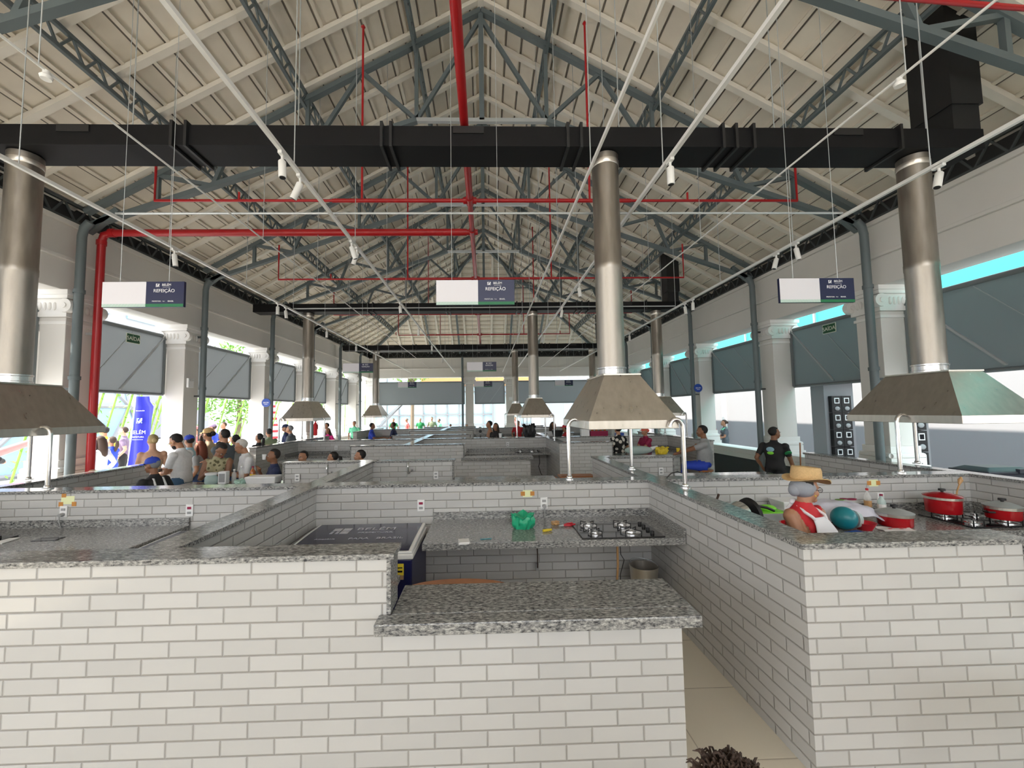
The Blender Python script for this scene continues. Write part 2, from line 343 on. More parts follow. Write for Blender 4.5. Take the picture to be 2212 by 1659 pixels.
for s, side in ((-1, 'left'), (1, 'right')):
    for i, y in enumerate([-8.1, -5.05, -2.0, 1.1]): pillar_at(s*7.2, y, 0, 1, f'square white ionic pillar behind the camera on the {side}, {ordn[i]} from the near gable')
    for i, y in enumerate(COLY): pillar_at(s*7.2, y, 0, 1, f'square white ionic pillar, {ordn[i]} along the {side} side of the hall')
for i, (x, l) in enumerate([(-6.9, 'in the far left corner'), (-.95, 'far end, behind the thin grey post'), (1.5, 'far end, right of the narrow middle bay'), (6.9, 'in the far right corner')]):
    pillar_at(x, 25.2, 0, 1, f'square white ionic pillar at the {l}' if i in (0, 3) else f'square white ionic pillar at the {l}')
# roller awnings of the openings
def awning(p0, p1, label, zt=3.80, zb=2.45, flip=False):
    """panel between plan points p0 and p1"""
    p0, p1 = Vector(p0), Vector(p1); d = (p1-p0); L_ = d.length; rz = math.atan2(d.y, d.x)
    t = thing('awning', label, 'awning', (p0.x, p0.y, 0), rz)
    b = MB(); b.box(.03, L_-.03, -.015, .015, zb+.03, zt-.03); b.build('canvas', 'awning', t)
    b = MB(); b.tube([(0, 0, zt), (L_, 0, zt)], .045, 10); b.tube([(0, 0, zb), (L_, 0, zb)], .03, 8)
    b.box(0, .05, -.05, .05, zb, zt); b.box(L_-.05, L_, -.05, .05, zb, zt); b.build('frame', 'awning_trim', t, smooth=40)
    for q in ((.10, .48) if L_ < 4 else ()):
        br = MB(); xa, xb = (L_*.97, L_*.48) if not flip else (L_*.03, L_*.52)
        br.bar((xa, -.03, zt-.06), (xb, -.03, zb+.06), .03, .03, (0, 1, 0)); br.build('brace', 'awning_brace', t)
        if q == .10:
            br = MB(); xa, xb = (L_*.60, L_*.14) if not flip else (L_*.40, L_*.86)
            br.bar((xa, -.03, zt-.06), (xb, -.03, zb+.06), .012, .012, (0, 1, 0)); br.build('brace', 'awning_brace', t)
            break
    return t
COLY = [-8.1, -5.05, -2.0, 1.1]+COLY
edges = [-10.8]+COLY
bays = ['behind the camera, fourth', 'behind the camera, third', 'behind the camera, second', 'beside the camera', 'before the nearest pillar', 'between the nearest and second pillars', 'between the second and third pillars', 'between the third and fourth pillars', 'between the fourth and fifth pillars', 'between the fifth and sixth pillars', 'between the sixth and seventh pillars']
for i in range(len(COLY)):
    y0, y1 = edges[i]+.26, COLY[i]-.26
    # braces rise toward the far end on the left, toward the camera on the right
    if i > 3: awning((-7.42, y0), (-7.42, y1), f'grey roller awning on the left side, {bays[i]}')  # left bays behind the camera stay open, letting in more light
    awning((7.42, y1), (7.42, y0), f'dark grey roller awning on the right side, {bays[i]}', flip=True)
awning((-6.6, 25.42), (-1.25, 25.42), 'long pale grey awning at the far end, left of the middle')
awning((-.65, 25.42), (1.2, 25.42), 'narrow pale grey awning in the middle of the far end')
awning((1.8, 25.42), (6.6, 25.42), 'long grey awning at the far end, right of the middle')
# eave lattice
def lattice(p0, p1, h, w, label, step=.33, m='grey_steel', name='lattice_girder', cat='girder', nrm=(1, 0, 0), down=(0, 0, -1), structure=False):
    t = thing(name, label, cat, (0, 0, 0), 0, 'longitudinal lattice girders')
    p0, p1 = Vector(p0), Vector(p1); d = Vector(down).normalized()*h; L_ = (p1-p0).length; n = int(L_/step)
    for q, nm in ((Vector((0, 0, 0)), 'chord'), (d, 'chord')):
        b = MB(); b.bar(p0+q, p1+q, w, w, nrm); b.build(nm, m, t)
    b = MB()
    for i in range(n):
        a = p0+(p1-p0)*(i/n); c = p0+(p1-p0)*((i+.5)/n); e = p0+(p1-p0)*((i+1)/n)
        b.bar(a, c+d, w*.5, w*.5, nrm); b.bar(c+d, e, w*.5, w*.5, nrm)
    b.build('web', m, t); return t
for s, side in ((-1, 'left'), (1, 'right')):
    for x, l in ((1.2, 'next to the ridge'), (3.15, 'halfway down the slope'), (5.05, 'low on the slope')):
        lattice((s*x, Y0, ROWZ(x)-.16), (s*x, min(24.5, YH+x-.2), ROWZ(x)-.16), .26, .05, f'grey steel lattice girder under the {side} roof slope, {l}')
    lattice((s*6.98, Y0+.2, 5.58), (s*6.98, Y1, 5.58), .30, .05, f'dark lattice girder on top of the {side} wall under the eave', .4, 'dark_steel')
lattice((-6.9, 25.05, 5.60), (6.9, 25.05, 5.60), .30, .05, 'dark lattice girder on top of the far wall under the eave', .4, 'dark_steel', nrm=(0, 1, 0))
lattice((-5, 20.1, ROWZ(2)-.2), (5, 20.1, ROWZ(2)-.2), .25, .05, 'grey lattice girder crossing the hipped end of the roof', .33, nrm=(0, 1, 0))
# roof trusses
def truss(y, label):
    t = thing('roof_truss', label, 'roof truss', (0, y, 0), 0, 'steel roof trusses')
    top = lambda x: 9.34-.555*x; bot = lambda x: 7.22 if x < 1.18 else 7.22-(x-1.18)*.345
    W = .085
    for s in (-1, 1):
        b = MB(); b.bar((0, 0, 9.34), (s*6.9, 0, top(6.9)), W, .11, (0, 1, 0)); b.build('top_chord', 'grey_steel', t)
        b = MB(); b.bar((s*1.18, 0, 7.22), (s*6.85, 0, bot(6.85)), W, .10, (0, 1, 0)); b.build('bottom_chord', 'grey_steel', t)
        for xa, za, xb, zb in ((1.18, 7.22, 0, 9.2), (1.18, 7.22, 1.18, top(1.18)), (1.18, 7.22, 2.17, top(2.17)), (2.17, top(2.17), 3.12, bot(3.12)), (3.12, bot(3.12), 3.12, top(3.12)),
                               (3.12, bot(3.12), 4.4, top(4.4)), (4.4, top(4.4), 4.75, bot(4.75)), (4.75, bot(4.75), 5.7, top(5.7)), (5.7, top(5.7), 5.7, bot(5.7))):
            b = MB(); b.bar((s*xa, 0, za), (s*xb, 0, zb), .065, .065, (0, 1, 0)); b.build('web_member', 'grey_steel', t)
        b = MB(); b.bar((s*6.85, 0, 5.16), (s*6.35, 0, 5.55), .10, .10, (0, 1, 0)); b.build('knee', 'grey_steel', t)
    b = MB(); b.bar((-1.18, 0, 7.22), (1.18, 0, 7.22), .07, .07, (0, 1, 0)); b.build('collar', 'galv', t)
    b = MB(); b.bar((0, 0, 7.22), (0, 0, 9.3), .09, .07, (0, 1, 0)); b.build('king_post', 'grey_steel', t)
    return t
tl = ['overhead just in front of the camera', 'above the first black duct', 'first one wholly in view, behind the first duct', 'second behind the first black duct', 'third behind the first black duct', 'last one before the hipped end']
for y, l in zip(TRY, tl): truss(y, f'grey steel roof truss, {l}')
t = thing('hip_frame', 'grey steel frame of the hipped roof end with rafters to both far corners', 'roof frame')
for s in (-1, 1):
    b = MB(); b.bar((0, YH, 9.38), (s*6.9, YH+6.9, 9.38-.555*6.9), .10, .14); b.build('hip_rafter', 'grey_steel', t)
    for k in (1.5, 3.2):
        b = MB(); b.bar((s*k, YH+k, ROWZ(k)-.2), (s*k, 25, 9.34-.555*6.9), .08, .10, (1, 0, 0)); b.build('jack_rafter', 'grey_steel', t)
# tubular posts
def post(x, y, label, s):
    t = thing('steel_post', label, 'post', (x, y, 0), 0, 'tubular steel posts along the walls' if abs(x) > 6 else None)
    b = MB(); b.tube([(0, 0, 0), (0, 0, 5.0), (-s*.03, 0, 5.14), (-s*.12, 0, 5.24)], .065, 14); b.build('tube', 'grey_steel', t, smooth=40)
    for z in (2.6, 4.05): b = MB(); b.lathe([(.066, -.03), (.08, -.03), (.08, .03), (.066, .03)], (0, 0, z), 14); b.build('collar', 'grey_steel', t, smooth=40)
    for z in (2.42, 3.84):
        b = MB(); b.bar((0, 0, z), (s*.19, 0, z), .03, .04) if s else b.bar((0, 0, z), (0, .25, z), .03, .04); b.build('bracket', 'dark_steel', t)
PY = [4.1, 7.0, 10.1, 13.3, 16.4, 19.5, 22.6]
for s, side in ((-1, 'left'), (1, 'right')):
    for i, y in enumerate(PY): post(s*6.76, y, f'grey tubular steel post in front of the {ordn[i]} pillar on the {side}', s)
post(-1.35, 24.75, 'thin grey steel post in front of the far wall near the middle', 0)
# exhaust ducts over the stove rows
HX = (-5.1, 1.42, 5.1); HY = (4.6, 12.05, 19.5)
def roof_duct(y, label):
    t = thing('exhaust_duct', label, 'duct', (0, y, 0))
    b = MB(); b.box(-6.6, 5.75, -.2, .2, 4.88, 5.11); b.build('trunk', 'black_duct', t, bevel=.004)
    for x in (-5.55, -3.35, -3.2, -1.1, -1.0, .95, 1.1, 2.7, 2.85, 3.05, 4.75): b = MB(); b.box(x-.015, x+.015, -.235, .235, 4.85, 5.14); b.build('flange', 'black', t)
    for x in (-4.4, -.15, 4.15): b = MB(); b.box(x-.17, x+.17, -.215, -.2, 5.02, 5.10); b.build('hatch', 'black', t)
    b = MB(); b.box(5.4, 5.72, -.2, .25, 5.11, 5.40); b.add([(5.38, -.22, 5.4), (5.75, -.22, 5.4), (5.75, .24, 5.4), (5.38, .24, 5.4), (5.38, -.22, 6.65), (5.75, -.22, 6.5), (5.75, .24, 6.5), (5.38, .24, 6.65)], [(0, 3, 2, 1), (4, 5, 6, 7), (0, 1, 5, 4), (1, 2, 6, 5), (2, 3, 7, 6), (3, 0, 4, 7)])
    b.build('riser', 'black', t)
    for k in range(7):
        b = MB(); x = -5.8+k*1.85; b.tube([(x, 0, 5.11), (x, 0, ROWZ(x)-.02)], .006, 6); b.build('hanger_rod', 'galv', t)
for y, l in zip(HY, ('spanning the hall nearest the camera', 'spanning the hall behind the middle hanging sign', 'at the far end, above the furthest hoods')): roof_duct(y, f'long black rectangular exhaust duct {l}')
def flue_prof(): return [(.15, 0), (.15, 1.0)]
def hood(x, y, mirror, label, g='stainless cooking hoods'):
    t = thing('cooking_hood', label, 'hood', (x, y, 0), 0, g)
    b = MB(); w, d = .435, .65
    b.frustum((-w, w, -d, d), 1.765, (-w, w, -d, d), 1.85); b.build('rim', 'stainless', t, bevel=.004)
    b = MB(); b.frustum((-w+.004, w-.004, -d+.004, d-.004), 1.85, (-.185, .185, -.35, .35), 2.31)
    b.build('canopy', 'stainless', t)
    b = MB(); b.box(-.195, .195, -.36, .36, 2.31, 2.325); b.build('top_plate', 'stainless', t)
    b = MB(); b.lathe([(.15, 2.325), (.15, 3.52), (.1535, 3.53), (.1535, 3.60), (.15, 3.61), (.15, 4.87)], n=28); b.build('flue', 'duct_steel', t, smooth=40)
    b = MB(); b.lathe([(.151, 2.325), (.165, 2.325), (.165, 2.345), (.156, 2.35), (.156, 2.40), (.163, 2.405), (.163, 2.42), (.151, 2.42)], n=28); b.build('collar', 'chrome', t, smooth=40)
    b = MB(); b.lathe([(.151, 4.74), (.155, 4.745), (.155, 4.80), (.151, 4.80)], n=28); b.build('upper_band', 'stainless', t, smooth=40)
    s = -1 if mirror else 1
    # three bent posts: outer middle, two on the spine
    def pst(x0, y0, x1):
        b = MB(); dx = x1-x0; r = abs(dx)/2
        pts = [(x0, y0, 1.213), (x0, y0, 1.78)]
        for k in range(1, 9):
            a = math.pi*k/8; pts.append((x0+dx/2*(1-math.cos(a)), y0, 1.78+.075*math.sin(a)))
        b.tube(pts, .021, 12); b.lathe([(.05, 1.213), (.05, 1.223), (.03, 1.228), (.028, 1.245), (.021, 1.25)], (x0, y0, 0), 16); b.build('support_post', 'chrome', t, smooth=50)
    pst(s*-.52, -.08, s*-.38); pst(s*.455, -.68, s*.33); pst(s*.40, .60, s*.30)
hl = {0: ['dark front-left', 'large', 'right-hand'], }
HL = [('stainless cooking hood in the first row, at the left edge, in shadow', 'large stainless cooking hood in the first row, above the central cooktop', 'stainless cooking hood in the first row on the right, with green tint reflections'),
      ('small stainless hood in the second row, left, above the seated diners', 'stainless hood in the second row, just left of the large central hood', 'stainless hood in the second row, partly hidden behind the large central hood'),
      ('tiny stainless hood in the furthest row on the left', 'tiny stainless hood in the furthest row, left of the middle hood', 'stainless hood of the furthest row hidden behind the large central flue')]
for i, y in enumerate(HY):
    for j, x in enumerate(HX): hood(x, y, j == 0, HL[i][j])
# ---------------------------------------------------------------- tiled stalls
H = 1.183; T = .03
XS = (-5.33, -1.83, 1.79, 5.29)                  # spine centres
BC = (4.49, 11.94, 19.39)                        # back wall centres
RN = ['first', 'second', 'third', 'fourth', 'fifth', 'sixth']
def partition(x0, x1, y0, y1, label, caps=None, ends=(), h=H, over=.018, cat='partition wall'):
    t = thing('tiled_partition', label, cat)
    b = MB(); b.box(x0, x1, y0, y1, 0, h); b.build('tiled_wall', 'tile', t)
    cx0, cx1, cy0, cy1 = caps or (x0-over, x1+over, y0-over, y1+over)
    b = MB(); b.box(cx0, cx1, cy0, cy1, h, h+T); b.build('granite_cap', 'granite', t, bevel=.003)
    for e in ends:
        b = MB(); xe = e
        a, c = (xe, xe+.022) if e > (x0+x1)/2 else (xe-.022, xe)
        b.box(a, c, y0-.006, y1+.006, (.902 if h > 1 else 0), h-.001); b.build('granite_end', 'granite', t)
    return t
colw = ['left-hand', 'central', 'right-hand']; W = .075
LOWS = {0: (-4.65, -3.10), 1: (-.53, 1.03), 2: (2.95, 4.55)}
for p, yc in enumerate(BC):
    partition(XS[0]-W, XS[3]+W, yc-.09, yc+.09, f'white tiled back wall shared by the {RN[2*p]} and {RN[2*p+1]} rows of stalls', (XS[0]-W-.018, XS[3]+W+.018, yc-.108, yc+.108))
    for d in (-1, 1):
        row = RN[2*p+(d > 0)]
        fy = yc+d*2.227; ny = sorted((fy, fy-d*.16)); by = yc+d*.09
        for i, x in enumerate(XS):
            y0, y1 = sorted((by, fy)); cy = sorted((yc+d*.108, fy+d*.018))
            partition(x-W, x+W, y0, y1, f'white tiled side wall running away from the camera, {["leftmost", "second from left", "third from left", "rightmost"][i]} in the {row} stall row', (x-W-.018, x+W+.018, cy[0], cy[1]))
        for j, (a, c) in enumerate(((-3.10, XS[1]-W), (XS[1]+W, -.53), (XS[2]+W, 2.95))):
            ends = (-3.10,) if j == 0 else ((-.53,) if j == 1 else (2.95,))
            cx = [(-3.14, XS[1]-W-.018), (XS[1]+W+.018, -.49), (XS[2]+W+.018, 2.99)][j]
            partition(a, c, ny[0], ny[1], f'high tiled front wall of the {colw[j]} stall in the {row} row', (cx[0], cx[1], ny[0]-.018, ny[1]+.018), ends)
            la, lc = LOWS[j]
            t = thing('serving_counter', f'low tiled serving counter with granite shelf, {colw[j]} stall of the {row} row', 'counter')
            la2, lc2 = la, lc
            b = MB(); b.box(la2, lc2, ny[0], ny[1], 0, .84); b.build('tiled_base', 'tile', t)
            yy = sorted((fy+d*.11, fy-d*.37))
            if j == 0: b = MB(); b.box(la-.06, lc-.03, yy[0], yy[1], .84, .90)
            else: b = MB(); b.box(la+(-.04 if j == 1 else .03), lc+.06, yy[0], yy[1], .84, .90)
            # the shelf is notched around the high wall
            if j == 1:
                b = MB(); yi = sorted((fy+d*.11, fy+d*.002)); b.box(la-.04, lc+.06, yi[0], yi[1], .84, .90)
                yi = sorted((fy+d*.002, fy-d*.37)); b.box(la+.024, lc+.06, yi[0], yi[1], .84, .90)
            b.build('granite_shelf', 'granite', t, bevel=.006)
# prep counters inside each stall
CT = .845
def prep(p, d, j):
    row = RN[2*p+(d > 0)]; yc = BC[p]; yb = yc+d*.09; yf = yb-d*(-.80)
    x0, x1 = [(XS[0]+W+.003, -3.02), (-.55, XS[2]-W-.003), (2.98, XS[3]-W-.003)][j]
    t = thing('prep_counter', f'grey granite prep counter against the back wall of the {colw[j]} stall, {row} row', 'counter')
    ys = sorted((yb+d*.002, yf)); b = MB(); b.box(x0, x1, ys[0], ys[1], CT-.06, CT); b.build('slab', 'granite', t, bevel=.004)
    ys = sorted((yb+d*.002, yb+d*.025)); b = MB(); b.box(x0, x1, ys[0], ys[1], CT, CT+.075); b.build('backsplash', 'granite', t)
    xe = x0 if j == 0 else x1
    ys = sorted((yb+d*.025, yf)); b = MB(); b.box(*sorted((xe, xe+(.022 if j == 0 else -.022))), ys[0], ys[1], CT, CT+.075); b.build('side_splash', 'granite', t)
    return t
for p in range(3):
    for d in (-1, 1):
        for j in range(3): prep(p, d, j)
def cooktop(x, y, label, knobs=1):
    t = thing('cooktop', label, 'cooktop', (x, y, CT))
    b = MB(); b.box(-.36, .36, -.24, .24, .001, .012); b.build('glass_plate', 'black_gloss', t, bevel=.003)
    for bx, by, r in ((-.22, .12, .075), (.10, .12, .075), (-.22, -.12, .06), (.10, -.12, .085)):
        b = MB(); b.lathe([(r, .012), (r, .020), (r*.8, .024), (r*.5, .024), (r*.5, .036), (0.001, .04)], (bx, by, 0), 20); q = b.build('burner', 'chrome', t, smooth=30)
        g = MB()
        for k in range(4):
            a = k*math.pi/2+.78; g.bar((bx+.03*math.cos(a), by+.03*math.sin(a), .045), (bx+r*1.15*math.cos(a), by+r*1.15*math.sin(a), .045), .007, .007); g.bar((bx+r*1.15*math.cos(a), by+r*1.15*math.sin(a), .012), (bx+r*1.15*math.cos(a), by+r*1.15*math.sin(a), .048), .007, .007)
        g.build('pan_support', 'black', t)
    for k in range(4):
        b = MB(); b.lathe([(.018, .012), (.016, .034), (.001, .035)], (.28, -.15+k*.1, 0), 12); b.build('knob', 'black', t)
    return t
cooktop(1.18, 3.86, 'black glass cooktop with four chrome burners on the central counter')
cooktop(4.72, 3.92, 'black cooktop under the red pots on the right-hand counter')
cooktop(1.15, 11.40, 'black cooktop on the counter of the central stall in the second row of hoods')
cooktop(-4.75, 3.86, 'black cooktop on the left-hand counter under the dark hood')
# outlets and notices
def outlet(x, y, z, label, d=-1, red=False, plug=False):
    t = thing('wall_outlet', label, 'outlet', (x, y, z), 0 if d < 0 else math.pi)
    b = MB(); b.box(-.037, .037, -.012, 0, -.058, .058); b.build('plate', 'plastic_white', t, bevel=.004)
    b = MB(); b.box(-.020, .020, -.015, -.012, .012, .036); b.build('switch', 'cloth_maroon' if red else 'grey_plastic', t)
    b = MB(); b.box(-.020, .020, -.0145, -.012, -.036, -.012); b.build('socket', 'cloth_lgrey', t)
    if plug:
        b = MB(); b.tube([(0, -.012, -.026), (0, -.05, -.028)], .018, 10); b.tube([(0, -.045, -.03), (0, -.05, -.08), (.004, -.03, -.15), (0, -.03, z and -.20)], .006, 8); b.build('plug_and_cord', 'grey_plastic', t, smooth=40)
outlet(-.68, 4.40, .99, 'white outlet with red switch above the freezer', red=True)
outlet(.60, 4.40, .99, 'white outlet with a plug and dark cord above the central counter', plug=True)
outlet(-3.03, 4.40, .99, 'white outlet with dark switch on the left stall back wall', red=True)
outlet(-4.28, 4.40, 1.0, 'white outlet with plug and black cord below the taped yellow note', plug=True)
outlet(-.78, 6.54, .98, 'white double outlet inside the central stall facing away from camera')
outlet(-2.9, 6.54, .98, 'white double outlet on the tiled wall left of the kitchen tap')
outlet(2.75, 6.54, .98, 'white double outlet on the tiled wall behind the chrome post on the right')
outlet(-.90, 11.85, 1.02, 'small white outlet on the back wall of the distant central stall, left one')
outlet(.62, 11.85, 1.02, 'small white outlet on the back wall of the distant central stall, right one')
outlet(4.21, 4.40, .97, 'white outlet behind the bottles in the right stall')
outlet(-4.2, 11.85, 1.0, 'small outlet on the far left stall wall above the seated diners')
def notice(x, y, z, label, w=.10, h=.07, wob=0):
    t = thing('paper_notice', label, 'notice', (x, y, z)); b = MB(); b.box(-w/2, w/2, -.002, 0, -h/2, h/2); b.build('sheet', 'notice', t)
    for sx in ((-1, 1) if not wob else (-1, 1, -.6)):
        b = MB(); zz = 0 if not wob else (-.04 if abs(sx) == 1 else .05)
        b.box(sx*w/2-.022, sx*w/2+.022, -.0035, -.001, zz-.022, zz+.022); b.build('tape', 'tape', t)
notice(.43, 4.40, 1.09, 'small yellowish note taped with brown tape above the central counter')
notice(-4.25, 4.40, 1.115, 'crooked yellowish note with three brown tape bits on left wall', .13, .08, 1)
notice(4.15, 4.40, 1.13, 'yellowish note taped with brown tape behind the hat woman')
# taps
def tap(x, y, z, rz, label, wall=True, s=1.0):
    t = thing('kitchen_tap', label, 'tap', (x, y, z), rz)
    b = MB()
    if wall:
        b.lathe([(.03, 0), (.03, .012), (.015, .014)], (0, 0, 0), 12); b.tube([(0, 0, 0), (0, -.05, 0), (0, -.055, .02), (.0, -.055, .13), (.01, -.07, .165), (.01, -.10, .17), (.01, -.125, .15), (.01, -.13, .11)], .010*s, 10)
    else:
        pts = [(0, 0, 0), (0, 0, .16)]+[(0, -.065*(1-math.cos(math.pi*k/8)), .16+.065*math.sin(math.pi*k/8)) for k in range(1, 9)]+[(0, -.13, .13)]
        b.tube(pts, .011, 10); b.lathe([(.028, 0), (.024, .012), (.02, .05), (.011, .055)], (0, 0, 0), 14)
    b.build('spout', 'chrome', t, smooth=50)
    b = MB(); b.tube([(0, -.04 if wall else 0, .03), (.05, -.04 if wall else 0, .045)], .008, 8); b.lathe([(.018, -.01), (.018, .015), (.005, .018)], (.055, -.04 if wall else 0, .045), 10); b.build('handle', 'chrome', t, smooth=40)
def sink(x0, x1, y0, y1, z, label):
    t = thing('sink_counter', label, 'sink', (0, 0, 0))
    b = MB(); b.box(x0, x1, y0, y0+.08, z-.04, z); b.box(x0, x1, y1-.08, y1, z-.04, z); b.box(x0, x0+.15, y0+.08, y1-.08, z-.04, z); b.box(x1-.15, x1, y0+.08, y1-.08, z-.04, z); b.build('slab', 'granite', t)
    b = MB(); b.box(x0+.15, x1-.15, y0+.08, y1-.08, z-.20, z-.19); b.box(x0+.15, x0+.16, y0+.08, y1-.08, z-.19, z-.01); b.box(x1-.16, x1-.15, y0+.08, y1-.08, z-.19, z-.01)
    b.box(x0+.16, x1-.16, y0+.08, y0+.09, z-.19, z-.01); b.box(x0+.16, x1-.16, y1-.09, y1-.08, z-.19, z-.01); b.build('basin', 'stainless', t)
sink(-1.73, -.6, 2.43, 2.95, .84, 'granite sink counter inside the central stall behind the high front wall')
sink(-3.08, -1.93, 2.43, 2.95, .84, 'granite sink counter inside the left stall behind the high front wall')
sink(1.89, 2.93, 2.43, 2.95, .84, 'granite sink counter in the right stall below the steel tap')
tap(-1.33, 2.52, .845, math.pi, 'curved chrome tap behind the front wall, left of the freezer', False)
tap(-2.52, 2.50, .845, math.pi, 'curved chrome tap behind the front wall at the far left', False)
tap(2.42, 2.50, .845, math.pi, 'curved steel tap in front of the hat woman', False)
tap(-2.42, 6.545, 1.01, 0, 'chrome wall tap left of the second side wall, beside the seated people')
tap(-1.20, 6.545, 1.02, 0, 'chrome wall tap on the inner front wall of the central second-row stall')
tap(2.25, 6.545, .98, 0, 'dark chrome wall tap behind the bent steel posts on the right')
# ================================================================ FITTINGS OVERHEAD
def spot(x, y, label, aim):
    t = thing('track_spotlight', label, 'spotlight', (x, y, 4.28), 0, 'white track spotlights')
    b = MB(); b.cbox((0, 0, -.005), (.035, .10, .03)); b.tube([(0, 0, -.02), (0, 0, -.07)], .012, 8); b.build('adapter', 'track_white', t)
    d = Vector(aim).normalized(); p = Vector((0, 0, -.075)); b = MB()
    b.tube([p-d*.01, p, p+d*.155, p+d*.16], [.025, .033, .033, .031], 16); b.build('head', 'track_white', t, smooth=40)
    b = MB(); b.tube([p+d*.157, p+d*.162], .026, 14); b.build('lens', 'black', t)
def track(x, label, ys, hang=True, w=.035):
    t = thing('lighting_track', label, 'track', (x, 0, 0)); b = MB(); b.box(-w/2, w/2, -2.5, 24.5, 4.285, 4.32); b.build('rail', 'track_white', t)
    y = 2.0
    while y < 24 and hang:
        b = MB(); b.tube([(0, y, 4.31), (0, y, ROWZ(x)-.02 if y < YH+abs(x) else 9.6-.555*(y-YH)-.02)], .005, 6); b.build('suspension_wire', 'galv', t); y += 1.85
    for i, (y, a, w_) in enumerate(ys): spot(x, y, f'white cylindrical spotlight {w_}, on the {label.split(",")[0].replace("long white lighting track ", "track ")}', a)
dn = (.15, -.25, -1)
track(-1.79, 'long white lighting track left of centre, running the length of the hall', [(3.62, (.1, -.12, -1), 'aimed steeply down, first'), (3.98, (-.5, .1, -1), 'tilted left, second'), (5.55, (.3, .2, -1), 'tilted right, third'), (5.78, (-.35, .1, -1), 'tilted left, fourth'),
    (8.75, dn, 'tilted slightly, fifth'), (11.2, (0, 0, -1), 'hanging straight, sixth'), (14, (0, .3, -1), 'far away, seventh'), (17.5, (0, 0, -1), 'far away, eighth')])
track(1.76, 'long white lighting track right of centre, running the length of the hall', [(3.70, (0, 0, -1), 'hanging straight down, nearest'), (7.5, (.1, 0, -1), 'beside the large flue'), (9.2, (-.2, 0, -1), 'behind the large flue'), (12.5, (0, .2, -1), 'far away, fourth'), (15.5, (.2, 0, -1), 'far away, fifth')])
track(-4.33, 'long white lighting track near the left wall, running the length of the hall', [(5.8, (.1, .05, -1), 'near the left hanging sign'), (8.7, (0, 0, -1), 'second, one of a pair'), (9.05, (.1, 0, -1), 'third, one of a pair'), (11.4, (0, 0, -1), 'fourth, above the far diners'), (14, (0, 0, -1), 'fifth, far away'), (16.5, (.1, 0, -1), 'sixth, far away')])
track(4.45, 'long white lighting track near the right wall, running the length of the hall', [(3.78, (-.35, -.1, -1), 'tilted left beside the right flue'), (5.65, (.2, 0, -1), 'above the right hanging sign'), (6.05, (-.3, 0, -1), 'tilted, just left of that pair'), (8.6, (0, 0, -1), 'straight, over the small black riser'), (8.95, (.1, 0, -1), 'tilted, over the small black riser'), (12.5, (0, 0, -1), 'fifth, far away'), (15.5, (-.1, 0, -1), 'sixth, far away')])
track(1.05, 'thin white cable conduit, right of centre between the tracks', [], w=.02)
for x, side in ((-2.95, 'left'), (3.0, 'right')):
    t = thing('conduit', f'thin white conduit with smoke detector over the {side} half of the hall', 'conduit', (x, 0, 0)); b = MB(); b.tube([(0, -2, 4.30), (0, 22, 4.30)], .009, 8); b.build('pipe', 'track_white', t)
    b = MB(); b.lathe([(.03, 4.24), (.036, 4.26), (.02, 4.28), (.02, 4.30)], (0, 2.75, 0), 16); b.build('smoke_detector', 'track_white', t, smooth=40)
    for y in (2.7, 5.5, 7.3, 10): 
        b = MB(); b.tube([(0, y, 4.30), (0, y, ROWZ(x)-.02)], .004, 6); b.build('suspension_wire', 'galv', t)
for y, l in ((4.42-.0, 'just behind the first black duct'), (9.4, 'level with the middle hanging sign'), (16.2, 'far down the hall')):
    t = thing('crossing_conduit', f'thin grey conduit crossing the hall {l}', 'conduit', (0, y+(.45 if y < 5 else 0), 0)); b = MB(); b.tube([(-4.33, 0, 4.345), (4.45, 0, 4.345)], .014, 8); b.build('pipe', 'galv', t)
# red sprinkler pipes
ZP = 5.2
t = thing('sprinkler_main', 'thick red sprinkler main running along under the ridge', 'pipe'); RP = t
b = MB(); b.tube([(-.20, -8, ZP), (-.20, 6.18, ZP)], .048, 14); b.tube([(-.20, 6.2, ZP), (-.20, 20, ZP)], .042, 14); b.build('pipe', 'red_pipe', t, smooth=40)
for y in (6.2, 7.33, 9.95, 13.6, 17.3):
    b = MB(); b.tube([(-.20, y-.09, ZP), (-.20, y+.09, ZP)], .06, 14); b.tube([(-.30, y, ZP), (-.10, y, ZP)], .05, 12); b.build('tee_fitting', 'red_pipe', t, smooth=40)
BL = ['crossing overhead at the top edge', 'first crossing behind the black duct', 'second crossing, behind the left hanging sign', 'third crossing, level with the second duct', 'last crossing near the far end']
for i, y in enumerate((3.1, 6.2, 9.95, 13.6, 17.3)):
    t = thing('sprinkler_branch', f'thin red sprinkler pipe with risers, {BL[i]}', 'pipe', (0, y if i else 2.80, 0), R(3.6) if i == 0 else 0)
    b = MB(); xe = 4.95 if i != 4 else 3.6
    pts = [(-.30, 0, ZP), (-2.3, 0, ZP)]; b.tube(pts, .030, 10); b.tube([(-2.3, 0, ZP), (-xe, 0, ZP), (-xe, 0, 6.05)], .021, 10)
    b.tube([(-.10, 0, ZP), (2.3, 0, ZP)], .030, 10); b.tube([(2.3, 0, ZP), (xe, 0, ZP), (xe, 0, 6.05)], .021, 10); b.build('pipe', 'red_pipe', t, smooth=40)
    for x in (-1.85, 1.66):
        b = MB(); b.tube([(x, 0, ZP), (x, 0, ROWZ(x)-.55 if i < 4 else 7.6)], .017, 8); b.lathe([(.02, 0), (.035, .01), (.012, .05)], (x, 0, ROWZ(x)-.56 if i < 4 else 7.6), 10); b.build('riser', 'red_pipe', t, smooth=40)
    for x in (-3.7, 3.2):
        b = MB(); b.tube([(x, 0, ZP), (x, 0, ZP+.13)], .016, 8); b.build('sprinkler_head', 'red_pipe', t)
t = thing('sprinkler_feed', 'thick red pipe elbowing down beside the left pillar', 'pipe', (0, 7.33, 0))
